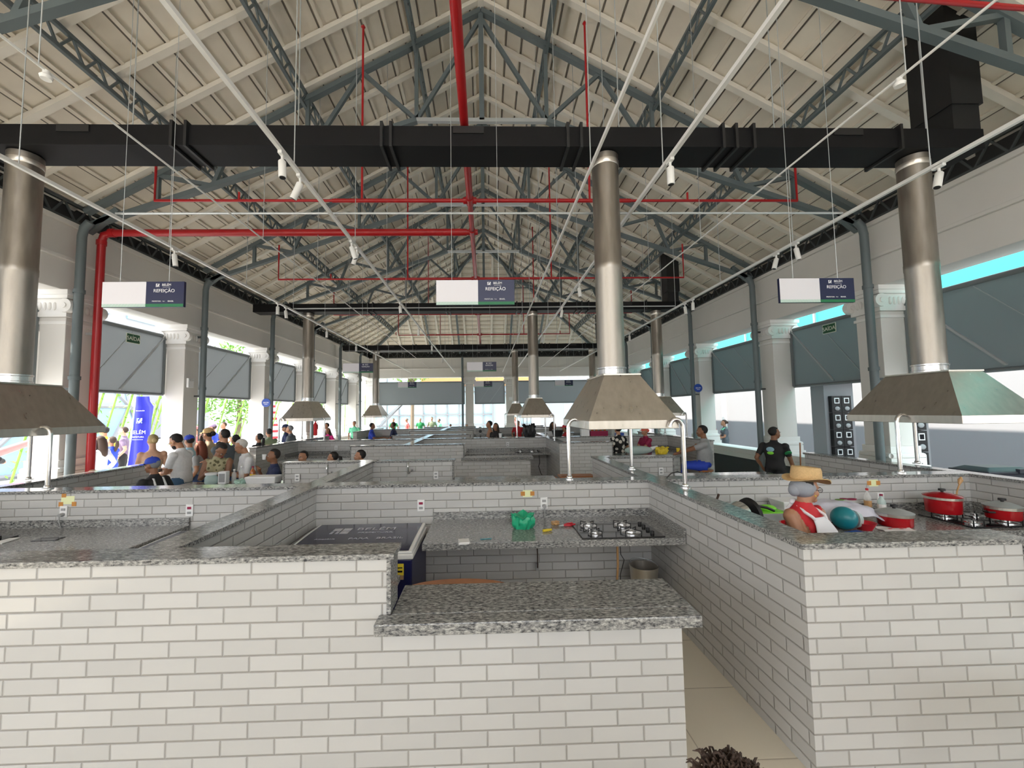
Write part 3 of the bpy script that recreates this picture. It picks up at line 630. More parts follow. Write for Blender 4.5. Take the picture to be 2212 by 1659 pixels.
b = MB(); b.tube([(-.30, 0, ZP), (-6.56, 0, ZP), (-6.70, 0, ZP-.04), (-6.74, 0, ZP-.16), (-6.74, 0, 0)], .062, 16); b.build('pipe', 'red_pipe', t, smooth=50)
for q in ([(-6.74, 0, ZP-.22), (-6.74, 0, ZP-.14)], [(-6.60, 0, ZP), (-6.52, 0, ZP)]): b = MB(); b.tube(q, .075, 14); b.build('elbow_coupling', 'red_pipe', t, smooth=40)
b = MB(); b.bar((-6.74, 0, 3.4), (-6.92, 0, 3.4), .03, .04); b.build('bracket', 'galv', t)
# hanging signs
def logo_mark(x, y, z, s, parent, m, cols=None):
    """square emblem of four tiles"""
    for k, (dx, dz) in enumerate(((-.5, .5), (.5, .5), (-.5, -.5), (.5, -.5))):
        b = MB(); cx, cz = x+dx*s*.52, z+dz*s*.52; h = s*.235
        if k == 0:
            b.box(cx-h, cx+h, y-.001, y, cz+h*.2, cz+h); b.box(cx-h, cx, y-.001, y, cz-h, cz+h*.2)
        elif k == 1:
            b.box(cx-h, cx+h, y-.001, y, cz-h, cz-h*.3); b.box(cx-h*.2, cx+h, y-.001, y, cz-h*.3, cz+h)
        elif k == 2:
            b.box(cx-h, cx-h*.35, y-.001, y, cz-h, cz+h); b.box(cx+h*.35, cx+h, y-.001, y, cz-h, cz+h); b.box(cx-h*.35, cx+h*.35, y-.001, y, cz+h*.4, cz+h)
        else:
            b.add([(cx-h, y, cz-h), (cx+h, y, cz+h), (cx-h, y, cz+h), (cx-h, y-.001, cz-h), (cx+h, y-.001, cz+h), (cx-h, y-.001, cz+h)], [(0, 1, 2), (5, 4, 3)])
            b.box(cx+h*.3, cx+h, y-.001, y, cz-h, cz)
        b.build('emblem', (cols[k] if cols else m), parent)
def hang_sign(x, y, w, label):
    h = w*.322; t = thing('hanging_sign', label, 'sign', (x, y, 3.082), 0, 'blue and white hanging signs')
    b = MB(); b.box(0, w, 0, .03, 0, h); b.build('board', 'sign_navy', t)
    xm = w*.535
    b = MB(); b.box(.002, xm, -.002, 0, h*.12, h-.002); b.build('blank_panel', 'sign_white', t)
    b = MB(); b.box(.002, xm, -.002, 0, .001, h*.12); 
    b.build('pale_green_band', 'green_pale', t)
    b = MB(); b.box(xm, w-.002, -.002, 0, .001, h*.12); b.build('green_band', 'green_band', t)
    b = MB(); n = 14
    for r in range(2):
        for k in range(n):
            xa, xb = .004+k*(xm-.006)/n, .004+(k+1)*(xm-.006)/n; xmid = (xa+xb)/2; z0 = h*.03+r*h*.045
            b.bar((xa, -.003, z0), (xmid, -.003, z0+h*.02), .002, .003); b.bar((xmid, -.003, z0+h*.02), (xb, -.003, z0), .002, .003)
    b.build('wave_pattern', 'sign_white', t)
    cx = xm+(w-xm)*.48
    logo_mark(cx-w*.082, -.002, h*.85, w*.042, t, 'print_white')
    text('BELÉM', 'lettering', w*.040, (cx+w*.028, -.003, h*.865), t, 'print_white', ext=.001)
    text('REFEIÇÃO', 'lettering', w*.058, (cx, -.003, h*.63), t, 'print_white', ext=.001)
    for dx, s_, bd in ((-.088, .026, 'PREFEITURA'), (0, .02, 'Pará'), (.085, .03, 'BRASIL')): text(bd, 'lettering', w*s_*.8, (cx+w*dx, -.003, h*.22), t, 'print_white', ext=.001)
    b = MB(); b.box(cx-w*.02, cx+w*.075, -.003, -.002, h*.775, h*.783); b.build('underline', 'print_white', t)
    for q in (.20, .80):
        b = MB(); b.tube([(w*q, .015, h), (w*q, .015, 9.6-.555*max(abs(x+w*q), y-YH)-3.09)], .003, 6); b.build('suspension_wire', 'galv', t)
for j, (x, wd) in enumerate(((-3.95, 'left'), (-.507, 'central'), (3.20, 'right'))):
    for i, (y, dd) in enumerate(((4.33, 'large nearest'), (11.6, 'mid-distance'), (18.9, 'small far'))):
        if j == 2 and i == 1: continue
        hang_sign(x, y, .83, f'{dd} navy and white hanging meals sign over the {wd} stalls')
# exit signs
def exit_sign(x, y, z, rz, label):
    t = thing('exit_sign', label, 'sign', (x, y, z), rz)
    b = MB(); b.box(-.17, .17, 0, .012, -.10, .10); b.build('plate', 'exit_white', t)
    b = MB(); b.box(-.158, .158, -.002, 0, -.088, .088); b.build('green_field', 'exit_green', t)
    text('SAÍDA', 'lettering', .115, (0, -.004, -.005), t, 'exit_white', ext=.0012)
exit_sign(-7.34, 8.80, 3.58, math.pi/2-.0, 'green exit sign on the left-hand grey awning')
exit_sign(7.34, 8.55, 3.62, -math.pi/2, 'green exit sign on the dark awning on the right')
def round_plaque(x, y, z, label, rz=0):
    t = thing('round_plaque', label, 'plaque', (x, y, z), rz); b = MB(); b.tube([(0, 0, 0), (0, .02, 0)], .135, 24); b.build('disc', 'blue_round', t)
    text('BELÉM', 'lettering', .06, (0, -.003, 0), t, 'print_white'); b = MB(); b.box(-.05, .05, -.003, 0, -.055, -.045); b.build('underline', 'print_white', t)
round_plaque(-6.88, 13.22, 2.33, 'round blue plaque on the third pillar at the left')
round_plaque(-6.88, 16.3, 2.30, 'round blue plaque on the fourth pillar at the left')
round_plaque(-6.6, 24.9, 2.2, 'tiny round blue plaque in the far left corner')
round_plaque(6.88, 13.2, 2.62, 'round blue plaque beside a pillar on the right')
t = thing('emergency_light', 'small white emergency light on the second left pillar', 'emergency light', (-6.94, 9.9, 2.72), math.pi/2)
b = MB(); b.box(-.09, .09, -.05, 0, -.11, .11); b.build('box', 'plastic_white', t, bevel=.006); b = MB(); b.box(-.07, .07, -.06, -.05, .04, .09); b.build('lamp_panel', 'clear', t)
t = thing('emergency_light', 'tiny white emergency light on the far pillar', 'emergency light', (1.55, 24.93, 2.72))
b = MB(); b.box(-.13, .13, -.05, 0, -.1, .1); b.build('box', 'plastic_white', t)
t = thing('fire_extinguisher', 'red fire extinguisher on the fourth left pillar', 'extinguisher', (-6.76, 16.75, 1.1))
b = MB(); b.lathe([(.0, 0), (.075, .01), (.08, .05), (.08, .42), (.05, .50), (.025, .53), (.025, .56)], n=16); b.build('cylinder', 'cloth_red', t, smooth=40)
b = MB(); b.box(-.05, .05, -.02, .02, .56, .60); b.tube([(.02, 0, .58), (.09, 0, .54), (.10, 0, .25)], .012, 8); b.build('valve_and_hose', 'black', t)
# ================================================================ THINGS IN THE STALLS
# freezers
def freezer(x0, y0, w, d, label, printed=True, h=.80):
    t = thing('chest_freezer', label, 'freezer', (x0, y0, 0)); zt = h
    b = MB(); b.box(0, w, 0, d, .06, zt-.03); b.build('body', 'navy', t, bevel=.012)
    for fx in (.06, w-.06):
        for fy in (.06, d-.06): b = MB(); b.lathe([(.025, 0), (.025, .06)], (fx, fy, 0), 10); b.build('foot', 'black', t)
    b = MB(); b.box(-.012, w+.012, -.012, d+.0, zt-.03, zt+.012); b.build('rim', 'plastic_white', t, bevel=.008)
    lid = MB(); n = 8; v = []
    for k in range(n+1):
        yy = .0+d*k/n; z = zt+.030+.022*math.sin(math.pi*min(1, k/n*1.25+.0)*.5)*1.0
        v.append((yy, z))
    vs = []; 
    for yy, z in v: vs += [(.0, yy, z), (w, yy, z)]
    base = len(vs)
    for yy, z in v: vs += [(.0, yy, zt+.013), (w, yy, zt+.013)]
    fs = [(2*k, 2*k+1, 2*k+3, 2*k+2) for k in range(n)]+[(base+2*k, base+2*k+2, base+2*k+3, base+2*k+1) for k in range(n)]
    fs += [(0, base, base+1, 1), (2*n, 2*n+1, base+2*n+1, base+2*n)]+[(2*k, 2*k+2, base+2*k+2, base+2*k) for k in range(n)]+[(2*k+1, base+2*k+1, base+2*k+3, 2*k+3) for k in range(n)]
    lid.add(vs, fs); L_ = lid.build('lid', 'plastic_white', t, smooth=50, bevel=.008)
    lid2 = MB(); vs = []; 
    for yy, z in v[:]:
        yy2 = min(max(yy, .02), d-.02); vs += [(.03, yy2, z+.0025), (w-.03, yy2, z+.0025)]
    lid2.add(vs, [(2*k, 2*k+1, 2*k+3, 2*k+2) for k in range(n)]); lid2.build('lid_print', 'lid_navy', L_, smooth=60)
    b = MB(); b.box(w*.40, w*.62, -.035, 0, zt-.002, zt+.045); b.build('handle', 'plastic_white', L_, bevel=.012)
    rot = (R(1.8), 0, 0); z = zt+.0565
    if printed:
        zl = lambda f: zt+.030+.022*math.sin(math.pi*min(1, f*1.25)*.5)+.0035
        for nm, sz, xx, f, sx in (('BELÉM', .115, .585, .74, 1.15), ('PREFEITURA', .04, .60, .60, 1.5), ('PARÁ', .062, .50, .40, 1.2), ('BRASIL', .072, .76, .40, 1.1), ('Amazônia', .045, .22, .40, 1.0)):
            text(nm, 'lettering', sz, (w*xx, d*f, zl(f)+.001), t, 'lid_print', (R(.5), 0, 0), sx=sx)
        for dx, dy in ((0, 0), (.09, 0), (0, -.09), (.09, -.09)):
            xx, yy = w*.24+dx, d*.74+dy; f = yy/d; b = MB(); b.box(xx-.038, xx+.038, yy-.038, yy+.038, zl(f)-.003, zl(f)+.0005) if (dx, dy) != (0, -.09) else (b.box(xx-.038, xx-.012, yy-.038, yy+.038, zl(f)-.003, zl(f)+.0005), b.box(xx+.012, xx+.038, yy-.038, yy+.038, zl(f)-.003, zl(f)+.0005)); b.build('emblem', 'lid_print', t)
        b = MB(); b.box(w-.14, w-.065, -.002, 0, .645, .735); b.build('price_sticker', 'sticker_yellow', t); b = MB(); b.box(w-.14, w-.065, -.0022, 0, .61, .645); b.build('sticker_foot', 'sticker_tan', t)
        b = MB(); b.box(w-.13, w-.075, -.0035, -.002, .668, .682); b.box(w-.13, w-.075, -.0035, -.002, .70, .708); b.build('sticker_lines', 'black', t)
freezer(-1.66, 3.46, 1.05, .80, 'navy chest freezer with printed dark lid and white rim in the central stall')
freezer(-3.0, 3.42, 1.0, .80, 'dark-lidded chest freezer half hidden in the left stall', False, .78)
freezer(1.93, 3.46, .95, .80, 'chest freezer under the piled pans in the right stall', False, .78)
# central counter odds and ends
def cloth_patch(name, label, cat, x, y, z, w, d, m, amp=.012, seed=1, n=12, rz=0, drop=0, group=None):
    rnd = random.Random(seed); b = MB(); vs = []; fs = []
    ph = [rnd.uniform(0, 6) for _ in range(6)]
    for th in (0, .002):
        for i in range(n+1):
            for j in range(n+1):
                u, v = i/n, j/n; zz = amp*(1+math.sin(u*7+ph[0]+v*3)*.6+math.sin(v*9+ph[1]-u*4)*.4)
                vs.append(((u-.5)*w+.006*math.sin(v*9+ph[2]), (v-.5)*d+.008*math.sin(u*8+ph[3]), zz+.001-th-drop*max(0, abs(u-.5)-.25)))
    m1 = (n+1)**2
    for i in range(n):
        for j in range(n):
            a = i*(n+1)+j; fs += [(a, a+n+1, a+n+2, a+1), (a+m1, a+1+m1, a+n+2+m1, a+n+1+m1)]
    for i in range(n):
        for a, c in ((i, i+1), (n*(n+1)+i, n*(n+1)+i+1), (i*(n+1), (i+1)*(n+1)), (i*(n+1)+n, (i+1)*(n+1)+n)): fs.append((a, c, c+m1, a+m1))
    b.add(vs, fs); o = b.build(name, m, smooth=70); o.location = (x, y, z); o.rotation_euler = (0, 0, rz); return tag(o, label, cat, group)
def crumpled_bag(x, y, z, r, h, m, label, seed=3, open_top=True):
    rnd = random.Random(seed); b = MB(); n = 26; mm = 12; vs = []
    ph = [rnd.uniform(0, 6) for _ in range(8)]
    for i in range(mm+1):
        v = i/mm
        rr = r*(.72+.36*math.sin(v*2.2+.4)) if v < .85 else r*(1.02+.12*(v-.85)/.15)
        for k in range(n):
            a = 2*math.pi*k/n; q = rr*(1+.10*math.sin(5*a+ph[0]+v*4)+.09*math.sin(9*a+ph[1]-v*6)+.05*math.sin(13*a+ph[2]))
            vs.append((q*math.cos(a), q*math.sin(a)*.9, .001+h*v*(1+.10*math.sin(3*a+ph[3])*v+.10*math.sin(7*a+ph[4])*v)))
    fs = [(i*n+k, i*n+(k+1) % n, (i+1)*n+(k+1) % n, (i+1)*n+k) for i in range(mm) for k in range(n)]+[tuple(range(n-1, -1, -1))]
    c = len(vs); vs.append((0, 0, h*.72)); fs += [(mm*n+k, mm*n+(k+1) % n, c) for k in range(n)]
    b.add(vs, fs); o = b.build('plastic_bag', m, smooth=25); o.location = (x, y, z); return tag(o, label, 'bag')
crumpled_bag(.345, 4.02, CT, .095, .125, 'green_bag', 'crumpled green plastic bag on the central counter')
t = thing('tape_roll', 'small yellow tool grip lying by the green bag', 'tool', (.55, 3.88, CT), .35); b = MB(); b.tube([(-.04, 0, .012), (.01, 0, .012), (.05, 0, .012)], [.012, .012, .009], 10); b.build('handle', 'yellow', t)
t = thing('pliers', 'red-handled pliers and scraps beside the outlet cord', 'pliers', (.73, 4.03, CT), .4)
b = MB(); b.tube([(0, 0, .012), (.06, .03, .012), (.12, .02, .012)], .009, 8); b.build('handle', 'red_plastic', t); b = MB(); b.tube([(0, 0, .012), (.06, -.03, .012), (.12, -.02, .012)], .009, 8); b.build('handle', 'red_plastic', t)
b = MB(); b.tube([(0, 0, .012), (-.05, 0, .012)], [.012, .004], 8); b.build('jaws', 'galv', t)
crumpled_bag(.665, 4.10, CT, .035, .03, 'wood_pale', 'tiny crumpled brown wrapper next to the pliers', 9)
t = thing('napkin_pile', 'small stack of white papers at the left of the central counter', 'paper', (-.20, 3.60, CT), .15); b = MB(); b.box(-.045, .045, -.05, .05, .001, .012); b.box(-.04, .05, -.045, .055, .012, .020); b.build('sheets', 'paper', t)
t = thing('teal_pen', 'thin teal stick lying beside the white papers', 'pen', (-.02, 3.68, CT), .1); b = MB(); b.tube([(-.04, 0, .005), (.06, 0, .005)], .004, 8); b.build('barrel', 'teal', t)
t = thing('rubber_plug', 'tiny dark rubber plug left of the cooktop', 'plug', (.86, 3.86, CT)); b = MB(); b.lathe([(.012, .001), (.012, .014), (.001, .015)], n=12); b.build('cap', 'black', t)
# under the counter
t = thing('paint_pail', 'grey lidless metal pail under the central counter', 'pail', (1.50, 4.05, 0)); b = MB(); b.lathe([(.11, .001), (.13, .44), (.135, .45), (.135, .46), (.125, .46), (.105, .03), (.001, .03)], n=24); b.build('bucket', 'stainless', t, smooth=40)
b = MB(); b.tube([(.13*math.cos(a), .13*math.sin(a)-.02, .45+.05*math.sin(a*.5+.2)) for a in [k*math.pi/8 for k in range(9)]], .004, 6); b.build('handle', 'galv', t)
t = thing('gas_hose', 'beige gas hose with black loop hanging under the cooktop', 'hose', (1.22, 3.95, 0)); b = MB(); b.tube([(0, 0, .785), (.0, 0, .5), (-.01, .02, .32), (-.02, .1, .05)], .011, 8); b.build('hose', 'wood_pale', t)
b = MB(); b.tube([(.02, 0, .785), (.03, 0, .60), (.06, 0, .55), (.045, 0, .50), (.02, 0, .42), (.015, 0, .3)], .004, 6); b.build('cable', 'black', t)
t = thing('hanging_cable', 'thin brown cable hanging under the central counter', 'cable', (.50, 4.30, 0)); b = MB(); b.tube([(0, 0, .785), (.01, 0, .5), (.01, .02, .36)], .006, 6); b.build('cable', 'hair_brown', t)
b = MB(); b.cbox((.01, .05, .36), (.03, .05, .07)); b.build('connector', 'grey_plastic', t)
t = thing('wooden_stool', 'low brown wooden table behind the central serving counter', 'table', (-.20, 2.86, 0))
b = MB(); b.lathe([(.30, .75), (.30, .778)], n=36, sx=1.2, sy=.55); b.build('tabletop', 'wood', t, bevel=.004)
for sx in (-1, 1):
    for sy in (-1, 1): b = MB(); b.tube([(sx*.2, sy*.08, 0), (sx*.2, sy*.08, .75)], .018, 8); b.build('leg', 'wood', t)
t = thing('hanging_cable', 'black cable dangling under the counter of the distant central stall', 'cable', (1.40, 11.0, 0)); b = MB(); b.tube([(0, 0, .785), (.01, 0, .6), (-.02, 0, .5), (.04, 0, .3), (.07, 0, .28)], .010, 6); b.build('cable', 'black', t)
t = thing('coiled_cable', 'black cable looped on the cap behind the wall junction', 'cable', (1.95, 4.45, 1.213)); b = MB(); b.tube([(-.02, 0, .004), (.03, .0, .05), (.11, .02, .065), (.18, 0, .04), (.20, 0, .004)], .006, 6); b.build('cable', 'black', t)
# left stall odds
t = thing('paper_tray', 'pale blue and white leaflet lying on the left counter', 'paper', (-4.45, 3.92, CT), .2); b = MB(); b.box(-.16, .16, -.09, .09, .001, .008); b.build('sheet', 'paper', t); b = MB(); b.box(-.18, -.16, -.09, .09, .001, .010); b.build('blue_edge', 'cloth_lblue', t)
t = thing('gas_plate', 'dark glass plate edge beside the leaflet', 'tray', (-4.0, 3.98, CT), .1); b = MB(); b.box(-.10, .10, -.05, .05, .001, .006); b.build('plate', 'black_gloss', t)
# right stall
def pot(x, y, z, r, h, m, label, lid=True, lid_m='stainless', handles=True, rz=0, glass=False):
    t = thing('cooking_pot', label, 'pot', (x, y, z), rz)
    b = MB(); b.lathe([(r*.94, .001), (r*.98, .01), (r, h), (r+.006, h+.004), (r-.006, h+.004), (r-.008, .012), (.001, .01)], n=28); b.build('body', m, t, smooth=40)
    if lid:
        b = MB(); b.lathe([(r+.004, h+.005), (r+.008, h+.030), (r+.012, h+.034), (r*.95, h+.042), (r*.5, h+.062), (.015, h+.068)], n=28); L_ = b.build('lid', lid_m, t, smooth=40)
        b = MB(); b.lathe([(.012, h+.066), (.012, h+.078), (.028, h+.082), (.026, h+.10), (.001, h+.102)], n=14); b.build('knob', 'black', L_, smooth=40)
        b = MB(); b.lathe([(r+.009, h+.004), (r+.009, h+.026)], n=28); b.build('band', 'stainless', L_)
    if handles:
        for s in (-1, 1):
            b = MB(); b.tube([(s*r, -.035, h*.75), (s*(r+.04), -.02, h*.75), (s*(r+.04), .02, h*.75), (s*r, .035, h*.75)], .009, 8); b.build('handle', 'black', t, smooth=40)
pot(4.52, 4.06, CT+.05, .135, .13, 'pot_red', 'deep red pot with red domed lid on the right-hand stove', True, 'pot_red', False)
pot(4.80, 3.80, CT+.05, .12, .085, 'pot_red', 'shallow red pan with glass lid on the right-hand stove', True, 'galv')
pot(4.74, 4.14, CT+.05, .05, .14, 'stainless', 'small tall steel pot between the two red pots', False, handles=False)
t = thing('serving_spoon', 'pale serving spoon standing in the steel pot', 'spoon', (4.74, 4.14, CT+.06)); b = MB(); b.tube([(0, 0, .02), (.05, .02, .17), (.10, .03, .25)], .007, 8); b.tube([(.09, .03, .24), (.115, .035, .28), (.13, .04, .31)], [.010, .022, .006], 10); b.build('spoon', 'wood_pale', t)
pot(3.80, 3.84, CT, .13, .085, 'pot_red', 'wide red pan with a glass lid beside the towel', True, 'galv', False)
# under the cloth
t = thing('red_tray', 'red tray partly covered by the white towel', 'tray', (3.42, 4.06, CT)); b = MB(); b.lathe([(.17, .001), (.19, .07), (.195, .07), (.18, .07), (.16, .01), (.001, .008)], n=28, sx=1.2); b.build('tray', 'pot_red', t, smooth=40)
def towel():
    b = MB(); n = 22; vs = []; fs = []
    for th in (0, .004):
        for i in range(n+1):
            for j in range(n+1):
                u, v = i/n, j/n; x = 3.14+u*.56; y = 3.80+v*.50
                d = math.hypot((x-3.42)/.25, (y-4.06)/.21); z = CT+.105+.09*max(0, 1-d*.55)
                if d > 1: z = max(CT+.006, CT+.15-(d-1)*.17)
                z += .008*math.sin(u*19+v*7)+.006*math.sin(v*23-u*5)
                vs.append((x+.02*math.sin(v*8), y+.02*math.sin(u*7), max(z, CT+.006)-th))
    m1 = (n+1)**2
    for i in range(n):
        for j in range(n):
            a = i*(n+1)+j; fs += [(a, a+n+1, a+n+2, a+1), (a+m1, a+1+m1, a+n+2+m1, a+n+1+m1)]
    b.add(vs, fs); o = b.build('towel', 'towel', smooth=70); return o
o = tag(towel(), 'white printed kitchen towel draped over dishes', 'towel')
b = MB()
for k, (x, y) in enumerate(((3.50, 3.95), (3.54, 3.99), (3.47, 4.0))): b.ball((x, y, CT+.215), (.045, .03, .004), 10, 5)
b.build('red_print', 'cloth_maroon', o); b = MB(); b.ball((3.40, 3.97, CT+.213), (.045, .035, .004), 10, 5); b.build('green_print', 'leaf', o)
t = thing('pressure_cooker', 'round teal enamel jar tipped toward the hat woman', 'pot', (3.23, 3.74, CT)); b = MB(); b.ball((0, 0, .101), (.10, .10, .10), 24, 16); b.build('body', 'teal', t, smooth=80)
b = MB(); b.tube([(.08, 0, .09), (.12, 0, .085)], [.08, .07], 22); b.build('rim', 'glass_green', t, smooth=40)
t = thing('red_bowl', 'red plastic bowl near the steel tap', 'bowl', (3.40, 3.72, CT)); b = MB(); b.lathe([(.05, .001), (.085, .06), (.09, .065), (.08, .06), (.045, .01), (.001, .008)], n=22); b.build('bowl', 'red_plastic', t, smooth=40)
t = thing('clear_jar', 'clear glass jar beside the teal jar', 'jar', (3.33, 3.84-.02, CT)); b = MB(); b.lathe([(.05, .001), (.055, .02), (.055, .12), (.045, .14)], n=18); b.build('glass', 'clear', t, smooth=40)
t = thing('mobile_phone', 'blue-cased phone lying on the right counter', 'phone', (3.22, 3.64-.02, CT), .3); b = MB(); b.box(-.08, .08, -.04, .04, .001, .011); b.build('case', 'blue_round', t, bevel=.003)
o = cloth_patch('paper_bag', 'white paper bag with red lettering lying flat by the tap', 'bag', 3.66, 3.68, CT, .28, .15, 'paper', .006, 5, rz=-.15)
b = MB()
for k in range(4): b.ball((-.07+k*.045, (.01 if k % 2 else -.015), .018), (.02, .010, .002), 8, 4)
b.build('red_marks', 'cloth_red', o)
def bottle(x, y, z, r, h, m, capm, label, lab=None):
    t = thing('bottle', label, 'bottle', (x, y, z)); b = MB(); b.lathe([(r, .001), (r, h*.62), (r*.8, h*.72), (r*.35, h*.84), (r*.35, h*.93)], n=16); b.build('body', m, t, smooth=50)
    b = MB(); b.lathe([(r*.42, h*.92), (r*.42, h), (.001, h)], n=12); b.build('cap', capm, t)
    if lab: b = MB(); b.lathe([(r*1.02, h*.25), (r*1.02, h*.5)], n=16); b.build('label_band', lab, t)
bottle(3.98, 4.30, CT, .032, .25, 'clear', 'cloth_red', 'clear bottle with red cap by the taped notice, left one', 'wood_pale')
bottle(4.07, 4.24, CT, .035, .20, 'glass_green', 'cloth_maroon', 'bluish bottle with dark red cap, right one by the wall', 'paper')
t = thing('aluminium_lid', 'shiny aluminium pan lying on its side on the freezer', 'pan', (2.30, 3.80, .84), .3); b = MB(); b.tube([(-.10, 0, .13), (.03, .02, .13), (.03, .02, .13)], [.10, .125, .1], 24); b.build('body', 'chrome', t, smooth=40)
t = thing('frying_pan', 'black frying pan leaning against the aluminium pan', 'pan', (2.44, 3.90, .84), .2); b = MB(); b.tube([(0, 0, .125), (.02, 0, .13), (.05, .0, .135)], [.09, .13, .135], 28); b.build('body', 'black', t, smooth=40); b = MB(); b.tube([(.06, 0, .20), (.20, -.03, .17), (.27, -.04, .14)], .012, 8); b.build('handle', 'black', t)
b = MB(); b.tube([(.051, 0, .135), (.053, 0, .135)], .105, 24); b.build('rim_glint', 'stainless', t)
t = thing('ladle', 'dark wooden ladle handle sticking up at the wall', 'ladle', (2.24, 4.0, .84)); b = MB(); b.tube([(0, 0, .02), (-.02, .03, .2), (.02, .04, .28)], .011, 8); b.build('handle', 'hair_brown', t)
pot(2.74, 3.68, .84, .12, .08, 'pot_red', 'red baking pan on the freezer behind the hat woman', False, handles=False)
t = thing('plastic_box', 'lime green lidded plastic box on the pans', 'box', (2.74, 4.06, .84)); b = MB(); b.frustum((-.12, .12, -.08, .08), .001, (-.13, .13, -.09, .09), .10); b.build('tub', 'clear', t, bevel=.01); b = MB(); b.ball((0, 0, .13), (.09, .06, .035), 16, 8); b.box(-.13, .13, -.09, .09, .10, .112); b.build('lid', 'lime', t, smooth=40)
t = thing('plastic_box', 'stack of white plastic tubs behind the hat woman', 'box', (3.10, 4.22, CT)); b = MB(); b.frustum((-.13, .13, -.09, .09), .001, (-.15, .15, -.11, .11), .09); b.frustum((-.14, .14, -.10, .10), .09, (-.16, .16, -.12, .12), .17); b.build('tub', 'plastic_white', t, bevel=.006)
cloth_patch('black_cloth', 'black and gold bundle on the freezer below the red pan', 'cloth', 2.55, 3.53, .84, .22, .10, 'cloth_black', .03, 12)
# left far counter things (row 2 left)
y2 = 6.52
bottle(-3.93, y2+.14, .90, .035, .21, 'clear', 'plastic_white', 'small clear sauce bottle beside the napkin holder')
bottle(-3.83, y2+.16, .90, .04, .26, 'clear', 'plastic_white', 'larger clear bottle on the left counter before the old man')
bottle(-3.70, y2+.24, .90, .04, .24, 'amber', 'cloth_maroon', 'amber pepper sauce bottle on the left counter', 'yellow')
t = thing('napkin_holder', 'white napkin holder standing on the left counter', 'napkin holder', (-4.05, y2+.08, .90)); b = MB(); b.box(-.06, .06, -.05, .05, .001, .19); b.build('case', 'plastic_white', t, bevel=.008); b = MB(); b.box(-.045, .045, -.052, -.05, .03, .16); b.build('opening', 'cloth_lgrey', t)
t = thing('plastic_jar', 'translucent jar with a carry handle on the left counter', 'jar', (-4.24, y2+.08, .90)); b = MB(); b.lathe([(.075, .001), (.09, .02), (.09, .10), (.07, .13), (.07, .14)], n=20); b.build('body', 'glass_green', t, smooth=40); b = MB(); b.lathe([(.085, .14), (.085, .17), (.001, .175)], n=20); b.build('lid', 'plastic_white', t, smooth=40)
t = thing('food_box', 'large white foam tray wrapped in film on the left counter', 'box', (-3.38, y2+.04, .90)); b = MB(); b.frustum((-.24, .18, -.12, .10), .001, (-.27, .20, -.14, .12), .12); b.build('tray', 'plastic_white', t, bevel=.02)
crumpled_bag(-3.75, y2+.0, .90, .07, .07, 'green_pale', 'crumpled pale green plastic bag on the left counter', 21)
# row 3 right counter
crumpled_bag(4.15, 9.78, .90, .13, .15, 'yellow', 'bright yellow plastic bag on the far right counter', 31)
t = thing('soft_bag', 'puffy translucent bag lying on the far right counter', 'bag', (3.60, 9.78, .90)); b = MB(); b.ball((0, 0, .10), (.34, .12, .10), 22, 12); b.build('body', 'glass_green', t, smooth=80); b = MB(); b.tube([(.30, 0, .12), (.40, 0, .16), (.44, 0, .15)], [.05, .03, .05], 10); b.build('knot', 'plastic_white', t)
t = thing('drinking_cup', 'yellow cup in the hand of the man in the grey shirt', 'cup', (4.50, 9.68, .90)); b = MB(); b.lathe([(.035, .001), (.045, .14), (.04, .14), (.032, .01), (.001, .01)], n=16); b.build('cup', 'yellow', t)
# benches in the aisle
def bench(x, y, w, label, d=.30, h=.78, m='wood'):
    t = thing('wooden_bench', label, 'bench', (x, y, 0), 0); b = MB(); b.box(-w/2, w/2, -d/2, d/2, h-.035, h); b.build('seat', m, t, bevel=.006)
    for sx in (-1, 1):
        for sy in (-1, 1): b = MB(); b.box(*sorted((sx*(w/2-.05), sx*(w/2-.09))), *sorted((sy*(d/2-.02), sy*(d/2-.06))), 0, h-.035); b.build('leg', m, t)
    b = MB(); b.box(-w/2+.05, w/2-.05, -.015, .015, h-.12, h-.035); b.build('rail', m, t)
bench(.60, 7.3, 1.3, 'brown wooden bench in the aisle beyond the low central counter')
bench(2.05-.42, 7.6, .62, 'short brown wooden stool in the aisle left of the bent post')
bench(-2.4, 7.45, 1.5, 'brown wooden bench under the three seated diners')
bench(2.55, 1.30, 1.0, 'pale wooden table at the lower right corner', d=.5, h=.75, m='wood_pale')
for x, y, l in ((-4.36, 7.02, 'under the woman reading her phone'), (-4.22, 7.42, 'under the old man'), (-3.55, 7.2, 'under the drinking man'), (4.55, 8.6, 'under the man in the grey shirt')):
    t = thing('bar_stool', f'plain wooden stool {l}', 'stool', (x, y, 0)); b = MB(); b.lathe([(.15, .66), (.16, .69), (.001, .69)], n=20); b.build('seat', 'wood', t)
    for k in range(4): a = .785+k*math.pi/2; b = MB(); b.tube([(.17*math.cos(a), .17*math.sin(a), 0), (.11*math.cos(a), .11*math.sin(a), .66)], .014, 8); b.build('leg', 'wood', t)
